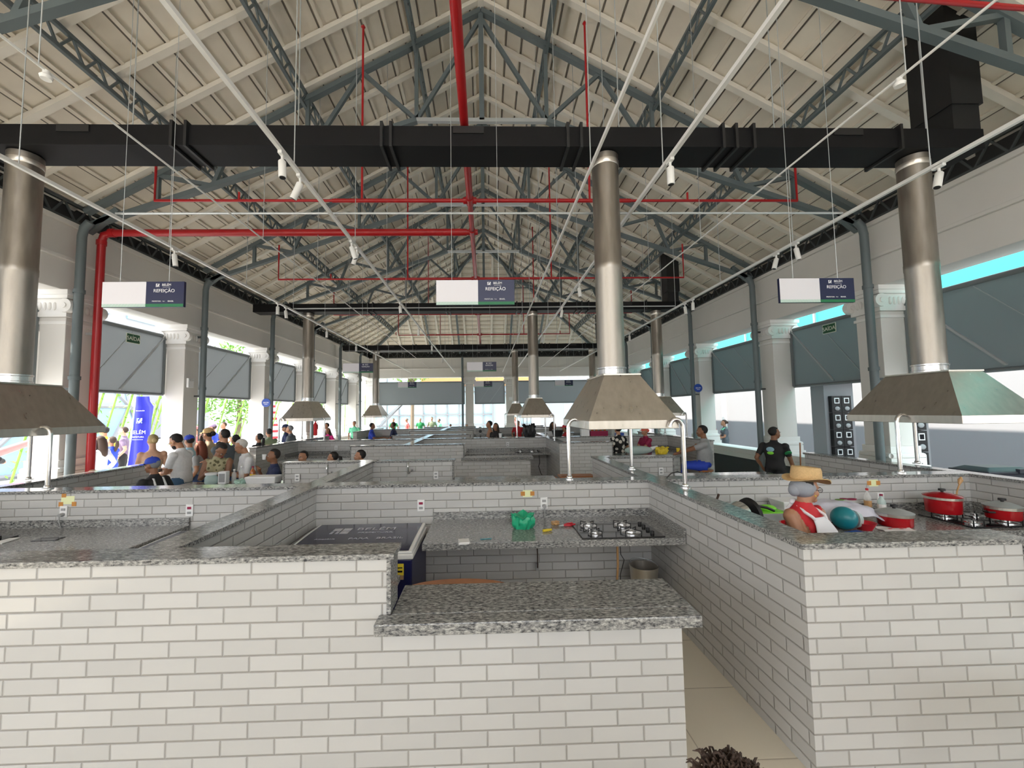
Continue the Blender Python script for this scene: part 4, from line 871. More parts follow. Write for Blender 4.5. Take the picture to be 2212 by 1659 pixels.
# fan and kitchen bits in the second block
t = thing('desk_fan', 'round grey desk fan on the distant central counter', 'fan', (-.18, 14.0, .90)); b = MB(); b.lathe([(.12, .001), (.10, .03), (.02, .04), (.02, .25)], n=16); b.build('stand', 'black', t)
b = MB(); b.tube([(0, -.05, .40), (0, .05, .40)], [.19, .19], 24, cap=False); b.build('cage_rim', 'galv', t)
for k in range(5): a = k*1.2566; b = MB(); b.add([(0, 0, .40), (.16*math.cos(a), .01, .40+.16*math.sin(a)), (.16*math.cos(a+.7), -.01, .40+.16*math.sin(a+.7))], [(0, 1, 2)]); b.build('blade', 'cloth_lgrey', t)
b = MB(); b.tube([(0, -.06, .40), (0, .04, .40)], .05, 16); b.build('motor', 'black', t)
crumpled_bag(1.25, 11.94, 1.213, .16, .34, 'black', 'tall bundle of black plastic on the wall cap under the second hood', 41)
t = thing('cooking_pot', 'large dark bowl on the wall cap before the red-capped cook', 'pot', (2.06, 11.94, 1.213)); b = MB(); b.lathe([(.12, .001), (.17, .18), (.165, .18), (.115, .01), (.001, .01)], n=20); b.build('body', 'black', t, smooth=40)
t = thing('drinks_crate', 'crate of dark bottles on the distant wall cap', 'crate', (3.25, 11.94, 1.213)); b = MB(); b.box(-.25, .25, -.08, .08, 0, .14); b.build('crate', 'cloth_maroon', t); 
for k in range(4): b = MB(); b.lathe([(.035, .14), (.035, .20), (.012, .25), (.012, .28)], (-.18+k*.12, 0, 0), 10); b.build('bottle_top', 'amber', t)
t = thing('plastic_box', 'white food containers on the distant wall cap', 'box', (2.85, 11.94, 1.213)); b = MB(); b.box(-.12, .12, -.08, .08, 0, .20); b.build('tub', 'plastic_white', t, bevel=.01)
t = thing('plastic_box', 'blue plastic tub on the distant wall cap', 'box', (3.85, 11.94, 1.213)); b = MB(); b.box(-.12, .12, -.07, .07, 0, .08); b.build('tub', 'blue_round', t, bevel=.01)
t = thing('drinking_cup', 'clear cup on the wall cap by the woman in black', 'cup', (.42, 11.94, 1.213)); b = MB(); b.lathe([(.04, 0), (.05, .12)], n=14); b.build('cup', 'plastic_white', t)
t = thing('drinking_cup', 'clear cup on the distant wall cap before the man in blue', 'cup', (-4.25, 11.98, 1.213)); b = MB(); b.lathe([(.035, 0), (.045, .13)], n=14); b.build('cup', 'clear', t)
# ================================================================ PEOPLE
def ik(S, T, a, b, hint):
    S, T = Vector(S), Vector(T); d = T-S; L_ = min(d.length, (a+b)*.998); d = d.normalized()
    T = S+d*L_; x = (a*a-b*b+L_*L_)/(2*L_); hgt = math.sqrt(max(0, a*a-x*x)); hv = Vector(hint); hv = hv-d*hv.dot(d)
    if hv.length < 1e-4: hv = Vector((0, -1, 0))
    return S+d*x+hv.normalized()*hgt, T
def person(x, y, face, h, label, shirt='cloth_grey', pants='cloth_denim', skin='skin_tan', hair='short', hc='hair_black', pose='stand', seat=.69,
           lh=None, rh=None, sleeve=.55, lean=0, nod=0, turn=0, fem=False, fat=1.0, cap=None, voxel=.017, neck=.066, beard=None, detail=True, group=None, bare=False, extra=None):
    """face: heading in degrees, 0 looks away from the camera (+Y), 90 looks left (-X), 180 toward the camera, -90 right"""
    t = thing('person', label, 'person', (x, y, 0), R(face), group)
    u = h/1.70; V = Vector; b = MB(); bones = []
    sit = pose == 'sit'
    hipz = (seat+.10*u) if sit else .53*h
    up = V((0, math.sin(R(lean)), math.cos(R(lean)))); fw = V((0, math.cos(R(lean)), -math.sin(R(lean))))
    H0 = V((0, 0, hipz)); tl = .50*u                 # hip to neck base
    shw = (.165 if fem else .19)*u; 
    P_ = lambda s, sx=0, f=0: H0+up*(tl*s)+V((sx, 0, 0))+fw*f
    rings = [(-.10, .10, .08, 0), (-.04, .155, .115, 0), (.10, .165*(1.05 if fem else .97), .118*fat, 0), (.32, (.128 if fem else .145)*fat, .098*fat*fat, .005), (.52, .15*(.97 if fem else 1.08)*fat, .115*fat, .008), (.74, (.160 if fem else .185), .105, 0), (.88, (.150 if fem else .175), .080, -.005), (.97, .075, .062, -.005), (1.04, .05, .052, 0)]
    n = 20; vs = []
    for s, w, d, f in rings:
        c = P_(s, 0, f*u)
        for k in range(n):
            a = 2*math.pi*k/n; ca, sa = math.cos(a), math.sin(a)
            ca = math.copysign(abs(ca)**.85, ca); sa = math.copysign(abs(sa)**.85, sa)
            vs.append(c+V((1, 0, 0))*(w*u*ca)+fw*(d*u*sa))
    m_ = len(rings); fs = [(i*n+k, i*n+(k+1) % n, (i+1)*n+(k+1) % n, (i+1)*n+k) for i in range(m_-1) for k in range(n)]+[tuple(range(n-1, -1, -1)), tuple((m_-1)*n+k for k in range(n))]
    b.add(vs, fs)
    bones.append((P_(-.05), P_(.90 if not bare else .5), .13*u, shirt if not bare else shirt)); 
    bones.append((P_(-.20), P_(-.03), .13*u, pants))
    if bare: bones.append((P_(.72), P_(.95), .12*u, skin))
    if fem:
        for s in (-1, 1): b.ball(P_(.66, s*.075*u, .085*u), (.06*u, .055*u, .06*u), 12, 8)
    NK = P_(1.0); HN = up*neck*u
    # head frame
    hn = R(nod); ht = R(turn)
    Mh = Matrix.Rotation(ht, 4, 'Z') @ Matrix.Rotation(-R(lean)*.4-hn, 4, 'X')
    HC = NK+HN*.95+(Mh @ V((0, .03*u, .105*u)))
    hl = lambda p: HC+(Mh @ (V(p)*u))
    b.tube([NK-up*.04*u, NK+HN*.6, HC-(Mh @ V((0, .02, .06)))*u], [.062*u, .052*u, .055*u], 12)
    def hball(c, r, nn=16, mm=11):
        q = MB(); q.ball((0, 0, 0), r, nn, mm); b.add([hl(V(v)+V(c)) for v in q.v], q.f)
    hball((0, -.012, .028), (.076, .094, .088)); hball((0, .022, -.035), (.058, .070, .078)); hball((0, .068, -.085), (.026, .024, .022))
    hball((0, .094, -.022), (.013, .022, .018)); hball((0, .085, .0), (.010, .016, .030)); hball((0, .078, .022), (.052, .018, .014)); hball((0, .082, -.056), (.024, .014, .012))
    for s in (-1, 1): hball((s*.078, -.008, -.010), (.010, .018, .030), 8, 6); hball((s*.042, .052, -.03), (.024, .026, .024), 10, 7)
    bones.append((NK+HN*.3, HC, .085*u, skin)); bones.append((P_(.93), NK+HN*.4, .055*u, skin))
    # arms
    ua, fa = .285*u, .25*u
    for s, T_ in ((-1, lh), (1, rh)):
        S_ = P_(.84, s*shw)
        if T_ is None: T_ = (s*(shw/u+.05), .06, (hipz/u)-.02 if not sit else hipz/u+.03)
        Tg = V((T_[0]*u, T_[1]*u, T_[2]*u)); hint = (s*.55, -.7, -.6)
        E_, W_ = ik(S_, Tg, ua, fa, hint)
        b.ball(S_, (.062*u, .062*u, .06*u), 12, 8)
        b.tube([S_-(E_-S_)*.05, S_+(E_-S_)*.3, E_, E_+(W_-E_)*.35, W_], [.050*u*fat**.5, .052*u*fat**.5, .040*u, .039*u, .026*u], 12)
        sp = S_+(E_-S_)*min(1, sleeve)
        if sleeve > .02: bones.append((S_, sp, .058*u, shirt))
        if sleeve < 1: bones.append((sp+(E_-S_)*.12, E_, .045*u, skin))
        e2 = E_+(W_-E_)*max(0, min(1, sleeve-1)); 
        if sleeve > 1: bones.append((E_, e2, .042*u, shirt))
        bones.append((e2 if sleeve > 1 else E_, W_, .035*u, skin))
        # hand: palm, four fingers, thumb
        d = (W_-E_).normalized(); sd = d.cross(V((0, 0, 1)))
        if sd.length < .2: sd = V((1, 0, 0))
        sd.normalize(); nn_ = sd.cross(d).normalized(); pc = W_+d*.045*u
        b.tube([W_, W_+d*.03*u, W_+d*.085*u], [.026*u, .034*u, .032*u], 10)
        bones.append((W_, W_+d*.14*u, .04*u, skin))
        if detail:
            for q, ln in zip((-1.5, -.5, .5, 1.5), (.062, .075, .080, .070)):
                p0 = W_+d*.08*u+sd*q*.017*u; p1 = p0+d*ln*.5*u-nn_*.008*u; p2 = p1+d*ln*.35*u-nn_*.028*u
                b.tube([p0, p1, p2], [.0095*u, .0088*u, .0075*u], 8)
            th = -s
            p0 = W_+d*.03*u+sd*th*.028*u; b.tube([p0, p0+(d*.6+sd*th*.7)*.035*u, p0+(d*.9+sd*th*.55)*.06*u-nn_*.01*u], [.012*u, .011*u, .009*u], 8)
    # legs
    for s in (-1, 1):
        Hp = H0+V((s*.085*u, 0, -.02*u))
        if sit:
            K_ = Hp+V((s*.05*u, .40*u, -.01*u)); A_ = V((K_.x, K_.y-.02*u, .08*u+max(0, (seat-.45)*.6))); 
        else:
            A_ = V((s*.11*u, -.02*u+s*.03*u, .075*u)); K_ = V((s*.10*u, .02*u, .29*h))
        b.tube([Hp-(K_-Hp)*.05, Hp+(K_-Hp)*.25, K_, K_+(A_-K_)*.3, A_], [.088*u*fat**.5, .085*u*fat**.5, .056*u, .058*u, .038*u], 12)
        b.tube([A_+V((0, -.05*u, -.04*u)), A_+V((0, .06*u, -.045*u)), A_+V((0, .15*u, -.055*u))], [.036*u, .042*u, .026*u], 10)
        bones.append((Hp, K_, .09*u, pants)); bones.append((K_, A_, .055*u, pants)); bones.append((A_+V((0, -.04*u, -.06*u)), A_+V((0, .16*u, -.07*u)), .03*u, 'cloth_black'))
    off = Matrix.Rotation(R(face), 3, 'Z') @ V((HC.x, HC.y, 0)); t.location = (x-off.x, y-off.y, 0)   # x, y is where the head is
    # fuse into one continuous surface
    me = bpy.data.meshes.new('body'); me.from_pydata(b.v, [], b.f); me.update()
    o = bpy.data.objects.new('body', me); COL.objects.link(o)
    r = o.modifiers.new('r', 'REMESH'); r.mode = 'VOXEL'; r.voxel_size = voxel*u; sm = o.modifiers.new('s', 'SMOOTH'); sm.iterations = 3; sm.factor = .5
    bpy.context.view_layer.update()
    nm = bpy.data.meshes.new_from_object(o.evaluated_get(bpy.context.evaluated_depsgraph_get())); bpy.data.objects.remove(o); bpy.data.meshes.remove(me)
    keys = []; 
    for q in bones:
        if q[3] not in keys: keys.append(q[3])
    nm.materials.clear()
    for k in keys: nm.materials.append(M[k])
    import numpy as np
    nf = len(nm.polygons); cen = np.empty(nf*3); nm.polygons.foreach_get('center', cen); cen = cen.reshape(-1, 3)
    best = np.full(nf, 1e9); idx = np.zeros(nf, int)
    for p0, p1, rr, k in bones:
        p0, p1 = np.array(p0), np.array(p1); d = p1-p0; tt = np.clip(((cen-p0)@d)/(d@d+1e-9), 0, 1); ds = np.linalg.norm(cen-p0-tt[:, None]*d, axis=1)-rr
        w = ds < best; best[w] = ds[w]; idx[w] = keys.index(k)
    nm.polygons.foreach_set('material_index', idx.tolist()); nm.polygons.foreach_set('use_smooth', [True]*nf)
    # clothing stands a little off the skin
    nv = len(nm.vertices); co = np.empty(nv*3); nm.vertices.foreach_get('co', co); co = co.reshape(-1, 3); nr = np.empty(nv*3); nm.vertices.foreach_get('normal', nr); nr = nr.reshape(-1, 3)
    cloth = np.zeros(nv, bool); 
    for p in nm.polygons:
        if not keys[p.material_index].startswith('skin'): cloth[list(p.vertices)] = True
    wob = .5+.5*np.sin(co[:, 2]*40+co[:, 0]*23)*np.sin(co[:, 1]*31)
    co[cloth] += nr[cloth]*((.007+.006*wob[cloth])*u)[:, None]
    nm.vertices.foreach_set('co', co.ravel()); nm.update()
    body = bpy.data.objects.new('body', nm); COL.objects.link(body); body.parent = t
    # face
    def hpart(q, name, m, parent=t, smooth=60):
        q.v = [tuple(hl(v)) for v in q.v]; return q.build(name, m, parent, smooth=smooth)
    if detail:
        for s in (-1, 1):
            q = MB(); q.ball((s*.030, .083, .002), (.013, .008, .007), 10, 6); e = hpart(q, 'eye', 'cloth_wht'); q = MB(); q.ball((s*.030, .0895, .002), (.006, .004, .006), 8, 5); hpart(q, 'iris', 'black', e)
            q = MB(); q.ball((s*.030, .092, .022), (.019, .005, .004), 8, 5); hpart(q, 'eyebrow', hc)
        q = MB(); q.ball((0, .096, -.056), (.022, .006, .007), 10, 6); hpart(q, 'mouth', 'cloth_maroon' if fem else 'skin_brown')
    # hair
    def shell(cz=.036, rx=.084, ry=.100, rz=.094, cy=-.022, cut=.35, low=-.02):
        q = MB(); n, mm = 22, 14; vs = []; fs = []
        for i in range(mm+1):
            a = math.pi*i/mm
            for k in range(n):
                p = 2*math.pi*k/n; X = rx*math.sin(a)*math.cos(p); Y = ry*math.sin(a)*math.sin(p); Z = rz*math.cos(a)
                # pull the hairline back over the face
                if Y > 0:
                    lim = -.0+cut*.12
                    if Z < lim: Y = Y*.35; X *= .96
                if Z < low*1.0 and Y > -.02: X *= .93
                w = 1+.03*math.sin(p*9+i)
                vs.append((X*w, cy+Y*w, cz+max(Z, -.085)*w))
        fs = [(i*n+k, i*n+(k+1) % n, (i+1)*n+(k+1) % n, (i+1)*n+k) for i in range(mm) for k in range(n)]
        q.add(vs, fs); return q
    rnd = random.Random(int(x*100+y*10))
    if hair != 'none':
        q = shell() if hair not in ('bald',) else shell(rz=.06, cz=.0, cut=.2)
        if hair == 'bun': q.ball((0, -.125, .02), (.045, .045, .048), 14, 9)
        if hair == 'tail': q.tube([(0, -.10, .03), (0, -.16, .01), (0, -.175, -.10), (0, -.15, -.22), (0, -.14, -.28)], [.022, .035, .042, .032, .008], 12)
        if hair == 'long': q.tube([(0, -.05, .04), (0, -.075, -.06), (0, -.085, -.17), (0, -.10, -.30), (0, -.10, -.36)], [.085, .090, .092, .075, .03], 14); [q.tube([(s*.07, -.01, .03), (s*.082, 0, -.06), (s*.085, -.02, -.20)], [.02, .028, .02], 8) for s in (-1, 1)]
        if hair == 'wispy':
            for _ in range(1500):
                a = rnd.uniform(0, 6.28); p = rnd.uniform(-.5, 1.5); d = V((math.cos(a)*math.cos(p), math.sin(a)*math.cos(p), math.sin(p)))
                if d.y > .5 and d.z < .4: continue
                c = V((d.x*.080, -.022+d.y*.096, .036+d.z*.088)); e = V((rnd.uniform(-1, 1), rnd.uniform(-1, 1), rnd.uniform(-.6, .7)))*.015
                q.tube([c-d*.004, c+d*.012+e*.4, c+d*.018+e, c+d*.012+e*1.8-V((0, 0, .006))], [.0038, .0038, .003, .0012], 4)
        if hair == 'curly':
            for _ in range(90):
                a = rnd.uniform(0, 6.28); p = rnd.uniform(-.5, 1.5); X, Y, Z = math.cos(a)*math.cos(p), math.sin(a)*math.cos(p), math.sin(p)
                if Y > .45 and Z < .45: continue
                q.ball((X*.085, -.02+Y*.10, .035+Z*.09), rnd.uniform(.018, .030), 8, 6)
        hpart(q, 'hair', hc)
    if cap:
        q = MB(); q.lathe([(.088, .035), (.092, .045), (.090, .075), (.075, .11), (.045, .132), (.001, .140)], (0, -.012, 0), 22, 1, 1.15); q.tube([(0, -.012, .137), (0, -.012, .147)], .010, 8)
        c = hpart(q, 'cap', cap)
        q = MB(); vs = []; n = 12
        for th in (0, -.006):
            for k in range(n+1):
                a = math.pi*k/n; vs.append((.078*math.cos(a), .06+.03*math.sin(a), .048+th)); vs.append((.085*math.cos(a), .06+.115*math.sin(a)*1.0, .040+th-.012*abs(math.cos(a))))
        fs = [(2*k, 2*k+1, 2*k+3, 2*k+2) for k in range(n)]+[(2*(n+1)+2*k, 2*(n+1)+2*k+2, 2*(n+1)+2*k+3, 2*(n+1)+2*k+1) for k in range(n)]+[(2*k+1, 2*(n+1)+2*k+1, 2*(n+1)+2*k+3, 2*k+3) for k in range(n)]
        q.add(vs, fs); hpart(q, 'visor', cap, c)
    if beard:
        q = MB(); q.ball((0, .040, -.070), (.060, .052, .048), 14, 9); q.ball((0, .080, -.045), (.030, .014, .012), 10, 6); hpart(q, 'beard', beard)
    if extra: extra(t, hl, u, b, P_, hpart, bones)
    return t
def prop(name, build, m, t, smooth=50): q = MB(); build(q); return q.build(name, m, t, smooth=smooth)
# --- the woman in the straw hat
def hat_extra(t, hl, u, b, P_, hpart, bones):
    q = MB(); q.lathe([(.165, .062), (.167, .068), (.118, .074), (.104, .080), (.110, .09), (.106, .165), (.096, .190), (.065, .194), (.035, .184), (.001, .182)], (0, -.01, 0), 36, 1, 1.12)
    q.v = [(v[0], v[1], v[2]+(.035*(v[0]/.15)**2 if math.hypot(v[0], v[1]) > .11 else 0)-(.012 if v[1] > .1 else 0)) for v in q.v]
    hpart(q, 'straw_hat', 'straw')
    q = MB(); q.ball((0, -.045, .008), (.094, .105, .085), 24, 14); q.ball((0, -.125, -.015), (.05, .045, .055), 12, 8); hpart(q, 'hairnet', 'hairnet')
    for s in (-1, 1):
        q = MB(); pts = [(s*.032+.022*math.cos(a), .104, .0+.019*math.sin(a)) for a in [k*math.pi/8 for k in range(17)]]; q.tube(pts, .002, 6, False); q.tube([(s*.052, .104, .004), (s*.080, .03, .004), (s*.080, -.01, .0)], .002, 6)
        g = hpart(q, 'spectacles', 'black'); q = MB(); q.tube([(s*.032, .103, 0), (s*.032, .1045, 0)], .020, 14); hpart(q, 'lens', 'clear', g)
        q = MB(); q.ball((s*.089, -.004, -.045), .006, 8, 6); hpart(q, 'earring', 'yellow')
    # apron bib, straps and neck tie
    q = MB(); n = 10; vs = []
    for th in (0, .006):
        for i in range(n+1):
            for j in range(n+1):
                s = -.25+i/n*1.10; w = .15 if s < .5 else .15-(s-.5)*.22; xx = (j/n-.5)*2*w
                f = .198-max(0, s-.66)*.36-1.0*xx*xx; vs.append(P_(s, xx*u, (f-th)*u))
    m1 = (n+1)**2; fs = []
    for i in range(n):
        for j in range(n):
            a = i*(n+1)+j; fs += [(a, a+1, a+n+2, a+n+1), (a+m1, a+n+1+m1, a+n+2+m1, a+1+m1)]
    q.add(vs, fs); q.build('apron', 'cloth_white', t, smooth=70)
    q = MB()
    for s in (-1, 1): q.tube([P_(.82, s*.065*u, .135*u), P_(.87, s*.08*u, .115*u), P_(.92, s*.085*u, .065*u), P_(.99, s*.065*u, -.01*u), P_(1.0, s*.03*u, -.065*u), P_(1.0, 0, -.075*u)], .013*u, 8)
    q.ball(P_(1.03, 0, -.09*u), (.03, .03, .025), 10, 7); q.tube([P_(1.03, 0, -.09*u), P_(.9, .03*u, -.12*u)], [.012, .018], 8); q.build('apron_straps', 'cloth_white', t, smooth=60)
person(2.43, 3.13, -162, 1.47, 'woman in a straw hat, hairnet, red top and white apron looking right', 'cloth_red', 'cloth_black', 'skin_tan', 'short', 'hair_black', fem=True, fat=1.22, sleeve=.0,
       lh=(-.10, .30, .84), rh=(.10, .30, .90), turn=80, nod=5, neck=.04, voxel=.010, extra=hat_extra)
# --- right side
def broom_extra(t, hl, u, b, P_, hpart, bones):
    prop('broom_stick', lambda q: q.tube([(.30, .30, .35), (.32, .33, 1.30)], .012, 8), 'wood', t)
    prop('sleeve_band', lambda q: q.tube([P_(.62, .235*u, -.02*u), P_(.58, .245*u, -.03*u)], .058*u, 14), 'cloth_green', t)
    prop('back_print', lambda q: (q.ball(P_(.72, -.03, -.118*u), (.065, .012, .045), 12, 8)), 'cloth_lblue', t)
    prop('back_print', lambda q: (q.ball(P_(.58, -.03, -.118*u), (.055, .012, .030), 12, 8)), 'lime', t)
person(5.36, 7.6, -52, 1.60, 'young man in black t-shirt with a blue and green back print holding a broom', 'cloth_black', 'cloth_black', 'skin_brown', 'short', 'hair_black', rh=(.28, .18, .80), turn=-38, extra=broom_extra)
person(4.52, 8.62, 65, 1.74, 'balding man in light grey t-shirt and blue shorts seated, arm stretched out', 'cloth_lgrey', 'cloth_blue', 'skin_brown', 'short', 'hair_black', 'sit', .69, lh=(-.10, .55, .98), rh=(-.25, .50, 1.03), fat=1.2, nod=5)
def woman_broom(t, hl, u, b, P_, hpart, bones):
    prop('broom_stick', lambda q: q.tube([(-.12, .34, 0), (-.10, .30, 1.25)], .012, 8), 'red_plastic', t)
    prop('green_collar', lambda q: q.tube([P_(.80, -.07, .09), P_(.93, -.07, .03), P_(1.0, 0, -.06), P_(.93, .07, .03), P_(.80, .07, .09)], .03, 8), 'cloth_mint', t)
person(8.35, 14.4, 75, 1.56, 'woman in dark uniform with green collar standing outside with a broom', 'cloth_grey', 'cloth_grey', 'skin_tan', 'bun', 'hair_brown', fem=True, lh=(-.10, .30, 1.0), rh=(-.08, .30, 1.12), extra=woman_broom)
person(3.30, 10.35, 10, 1.58, 'woman in black and cream floral blouse under the large hood', 'floral', 'cloth_black', 'skin_tan', 'bun', 'hair_black', fem=True, fat=1.1, rh=(.28, .30, 1.0))
person(4.12, 10.72, 110, 1.50, 'woman in dark red top and pink-red headscarf at the distant counter', 'cloth_maroon', 'cloth_navy', 'skin_tan', 'bun', 'cap_pink', fem=True, fat=1.15, cap='cap_pink', lh=(-.1, .35, .92), rh=(.1, .35, .92))
person(2.45, 12.85, 60, 1.52, 'cook in a bright red cap and red shirt in the far right stall', 'cloth_red', 'cloth_black', 'skin_tan', 'short', 'hair_black', cap='cap_red', lh=(-.3, .4, 1.0))
person(2.18, 13.35, -140, 1.60, 'brown-haired person facing away beside the red-capped cook', 'cloth_wht', 'cloth_grey', 'skin_tan', 'long', 'hair_brown', fem=True)
# --- middle distance, centre
person(.31, 13.12, 150, 1.60, 'woman with long hair and black top behind the distant wall cap', 'cloth_black', 'cloth_black', 'skin_tan', 'long', 'hair_brown', fem=True, sleeve=1.6)
person(.11, 13.6, 100, 1.66, 'person with bare shoulders half hidden by the woman in black', 'skin_tan', 'cloth_navy', 'skin_tan', 'short', 'hair_black', sleeve=0)
person(1.42, 18.2, 180, 1.55, 'tiny distant person in red shirt under the second hood', 'cloth_red', 'cloth_black', 'skin_tan', 'short', 'hair_black', detail=False, voxel=.024)
person(1.95, 27.5, 160, 1.60, 'tiny distant person in red at the far entrance', 'cloth_salmon', 'cloth_black', 'skin_tan', 'short', 'hair_black', detail=False, voxel=.024)
person(-4.20, 15.6, -80, 1.60, 'person in a blue shirt by the left distant hood, facing right', 'cloth_blue', 'cloth_black', 'skin_brown', 'short', 'hair_black', lh=(-.1, .35, 1.1), rh=(.1, .35, 1.1), fat=1.1)
person(-3.45, 15.6, 90, 1.62, 'person in a dark shirt facing the one in blue', 'cloth_navy', 'cloth_black', 'skin_brown', 'short', 'hair_black', lh=(-.1, .3, 1.1))
for px, l, sh, hh, f in ((852, 'leftmost of the far row of people, green shirt, half hidden', 'cloth_green', 1.62, 180), (880, 'man in coral red shirt among the far green shirts', 'cloth_salmon', 1.62, 120), (909, 'broad man in green shirt, right of the coral red one', 'cloth_green', 1.62, 180),
                         (934, 'tallest man in olive green shirt in the far row', 'cloth_olive', 1.68, 180), (949, 'slim person in light green at the right end of the far row', 'cloth_mint', 1.55, 120)):
    person((px-1049)*26.6/896, 26.6, f, hh, l, sh, 'cloth_black', 'skin_tan', 'short', 'hair_grey' if 'coral' in l else 'hair_black', detail=False, voxel=.024)
person((974-1049)*24/896, 23.9, 180, 1.28, 'head of a distant person just above the far wall cap, left of the grey post', 'cloth_wht', 'cloth_black', 'skin_tan', 'short', 'hair_brown', detail=False, voxel=.024)
person((1009-1049)*24/896, 23.9, 180, 1.27, 'head of a distant person right of the grey post at the far end', 'cloth_maroon', 'cloth_black', 'skin_tan', 'short', 'hair_grey', detail=False, voxel=.024)
# --- left: diners and queue
def phone_extra(t, hl, u, b, P_, hpart, bones): prop('mobile_phone', lambda q: q.box(-.04, .04, .34, .352, .98*u, 1.10*u), 'black', t)
def man_white(t, hl, u, b, P_, hpart, bones):
    phone_extra(t, hl, u, b, P_, hpart, bones)
    for s in (-1, 1):
        q = MB(); q.tube([(s*.032+.020*math.cos(a), .106, .016*math.sin(a)) for a in [k*math.pi/6 for k in range(13)]], .002, 5, False); q.tube([(s*.052, .104, .004), (s*.082, -.01, 0)], .002, 5); hpart(q, 'spectacles', 'yellow')
person(-5.10, 7.02, 92, 1.69, 'bearded man in white t-shirt and glasses bending his head over a phone', 'cloth_wht', 'cloth_jeans', 'skin_tan', 'short', 'hair_black', beard='hair_black', nod=28, lean=4, lh=(-.06, .34, 1.02), rh=(.06, .34, 1.02), fat=1.05, voxel=.013, extra=man_white)
person(-6.05, 7.75, 40, 1.63, 'woman with blond bun and bare shoulders in beige top, seen from behind', 'cloth_beige', 'cloth_beige', 'skin_pale', 'bun', 'hair_blond', fem=True, sleeve=0, bare=True, turn=15, lh=(-.12, .25, 1.0), rh=(.12, .25, 1.0))
def apron_back(t, hl, u, b, P_, hpart, bones):
    q = MB()
    for s in (-1, 1): q.tube([P_(.95, s*.07*u, .02), P_(.93, s*.08*u, -.06), P_(.6, s*.09*u, -.125), P_(.2, s*.10*u, -.12)], .014, 8)
    q.build('apron_straps', 'cloth_wht', t, smooth=60)
person(-4.38, 5.62, 82, 1.42, 'stall worker in royal blue cap and black shirt with white apron straps', 'cloth_black', 'cloth_black', 'skin_brown', 'short', 'hair_grey', cap='cloth_blue', fat=1.1, turn=10, nod=6, voxel=.013, extra=apron_back)
person(-4.36, 7.02, -165, 1.70, 'woman in patterned sleeveless dress seated, reading her phone', 'lace', 'lace', 'skin_brown', 'bun', 'hair_black', 'sit', .66, fem=True, sleeve=0, nod=42, lean=6, turn=45, lh=(-.02, .30, 1.0), rh=(.10, .30, 1.02), voxel=.013)
person(-4.24, 7.36, 132, 1.66, 'white-haired old man in white shirt seated at the left counter', 'cloth_wht', 'cloth_grey', 'skin_tan', 'short', 'hair_white', 'sit', .68, sleeve=.7, nod=20, lean=6, turn=-20, lh=(-.1, .30, .98), rh=(.1, .30, .98), voxel=.013)
def cup_extra(t, hl, u, b, P_, hpart, bones):
    q = MB(); q.lathe([(.026, -.04), (.036, .05), (.001, .05)], (0, .135, -.02), 14); hpart(q, 'cup', 'plastic_white')
person(-3.60, 7.18, 125, 1.62, 'dark-haired person in navy top drinking from a white cup', 'cloth_navy', 'cloth_denim', 'skin_brown', 'short', 'hair_black', 'sit', .52, rh=(.02, .22, 1.06), lh=(-.04, .20, .90), nod=-4, extra=cup_extra)
for px, Y_, hh, st, l, hr, sh, fe, f in ((662, 8.0, 1.60, .42, 'seated man in white shirt, left of three heads above the cap', 'short', 'cloth_wht', False, 160), (724, 8.0, 1.55, .42, 'seated woman with ponytail, middle of three heads above the cap', 'tail', 'cloth_wht', True, 95), (781, 7.9, 1.62, .42, 'seated man with thick dark hair, right of three heads above the cap', 'short', 'cloth_grey', False, 105)):
    person((px-1049)*Y_/896, Y_, f, hh, l, sh, 'cloth_denim', 'skin_tan', hr, 'hair_black', 'sit', st, fem=fe, turn=0, voxel=.014)
person(-4.93, 8.0, 70, 1.70, 'dark-shirted man with crossed arms standing behind the seated diners', 'cloth_grey', 'cloth_denim', 'skin_tan', 'short', 'hair_black', lh=(.14, .20, 1.12), rh=(-.14, .22, 1.10), turn=5)
person(-5.62, 8.6, 80, 1.70, 'woman in tan baseball cap and light scarf in the left queue', 'cloth_beige', 'cloth_denim', 'skin_tan', 'bun', 'hair_black', cap='straw', fem=True)
person(-5.92, 8.5, 70, 1.57, 'child-sized person in bright blue cap and pale blue shirt', 'cloth_lblue', 'cloth_lblue', 'skin_tan', 'short', 'hair_black', cap='cloth_blue')
person(-5.55, 8.25, 95, 1.47, 'woman with long auburn hair partly behind the grey post', 'cloth_lgrey', 'cloth_denim', 'skin_tan', 'long', 'hair_red', fem=True)
person(-6.10, 9.2, 85, 1.62, 'person in navy shirt beyond the tan cap', 'cloth_navy', 'cloth_denim', 'skin_tan', 'long', 'hair_brown', fem=True)
person(-5.25, 8.9, 60, 1.55, 'person in pale shirt behind the dark-shirted man', 'cloth_lgrey', 'cloth_denim', 'skin_tan', 'short', 'hair_black')
person(-5.62, 10.5, 75, 1.50, 'woman in black with a dark ponytail looking up, beside a pillar', 'cloth_black', 'cloth_black', 'skin_tan', 'tail', 'hair_black', fem=True, nod=-12)
person(-6.10, 11.9, 60, 1.57, 'man in olive shirt just behind the woman with the ponytail', 'cloth_olive', 'cloth_denim', 'skin_tan', 'short', 'hair_black')
person(-6.45, 13.6, 110, 1.64, 'uniformed person in dark blue beside the second-row hood', 'cloth_navy', 'cloth_navy', 'skin_tan', 'short', 'hair_brown', cap='cloth_navy')
person(-5.85, 12.6, 95, 1.64, 'stocky man in grey t-shirt holding white papers', 'cloth_grey', 'cloth_grey', 'skin_tan', 'short', 'hair_grey', fat=1.2, lh=(-.12, .32, .98), rh=(.10, .32, .98), lean=8)
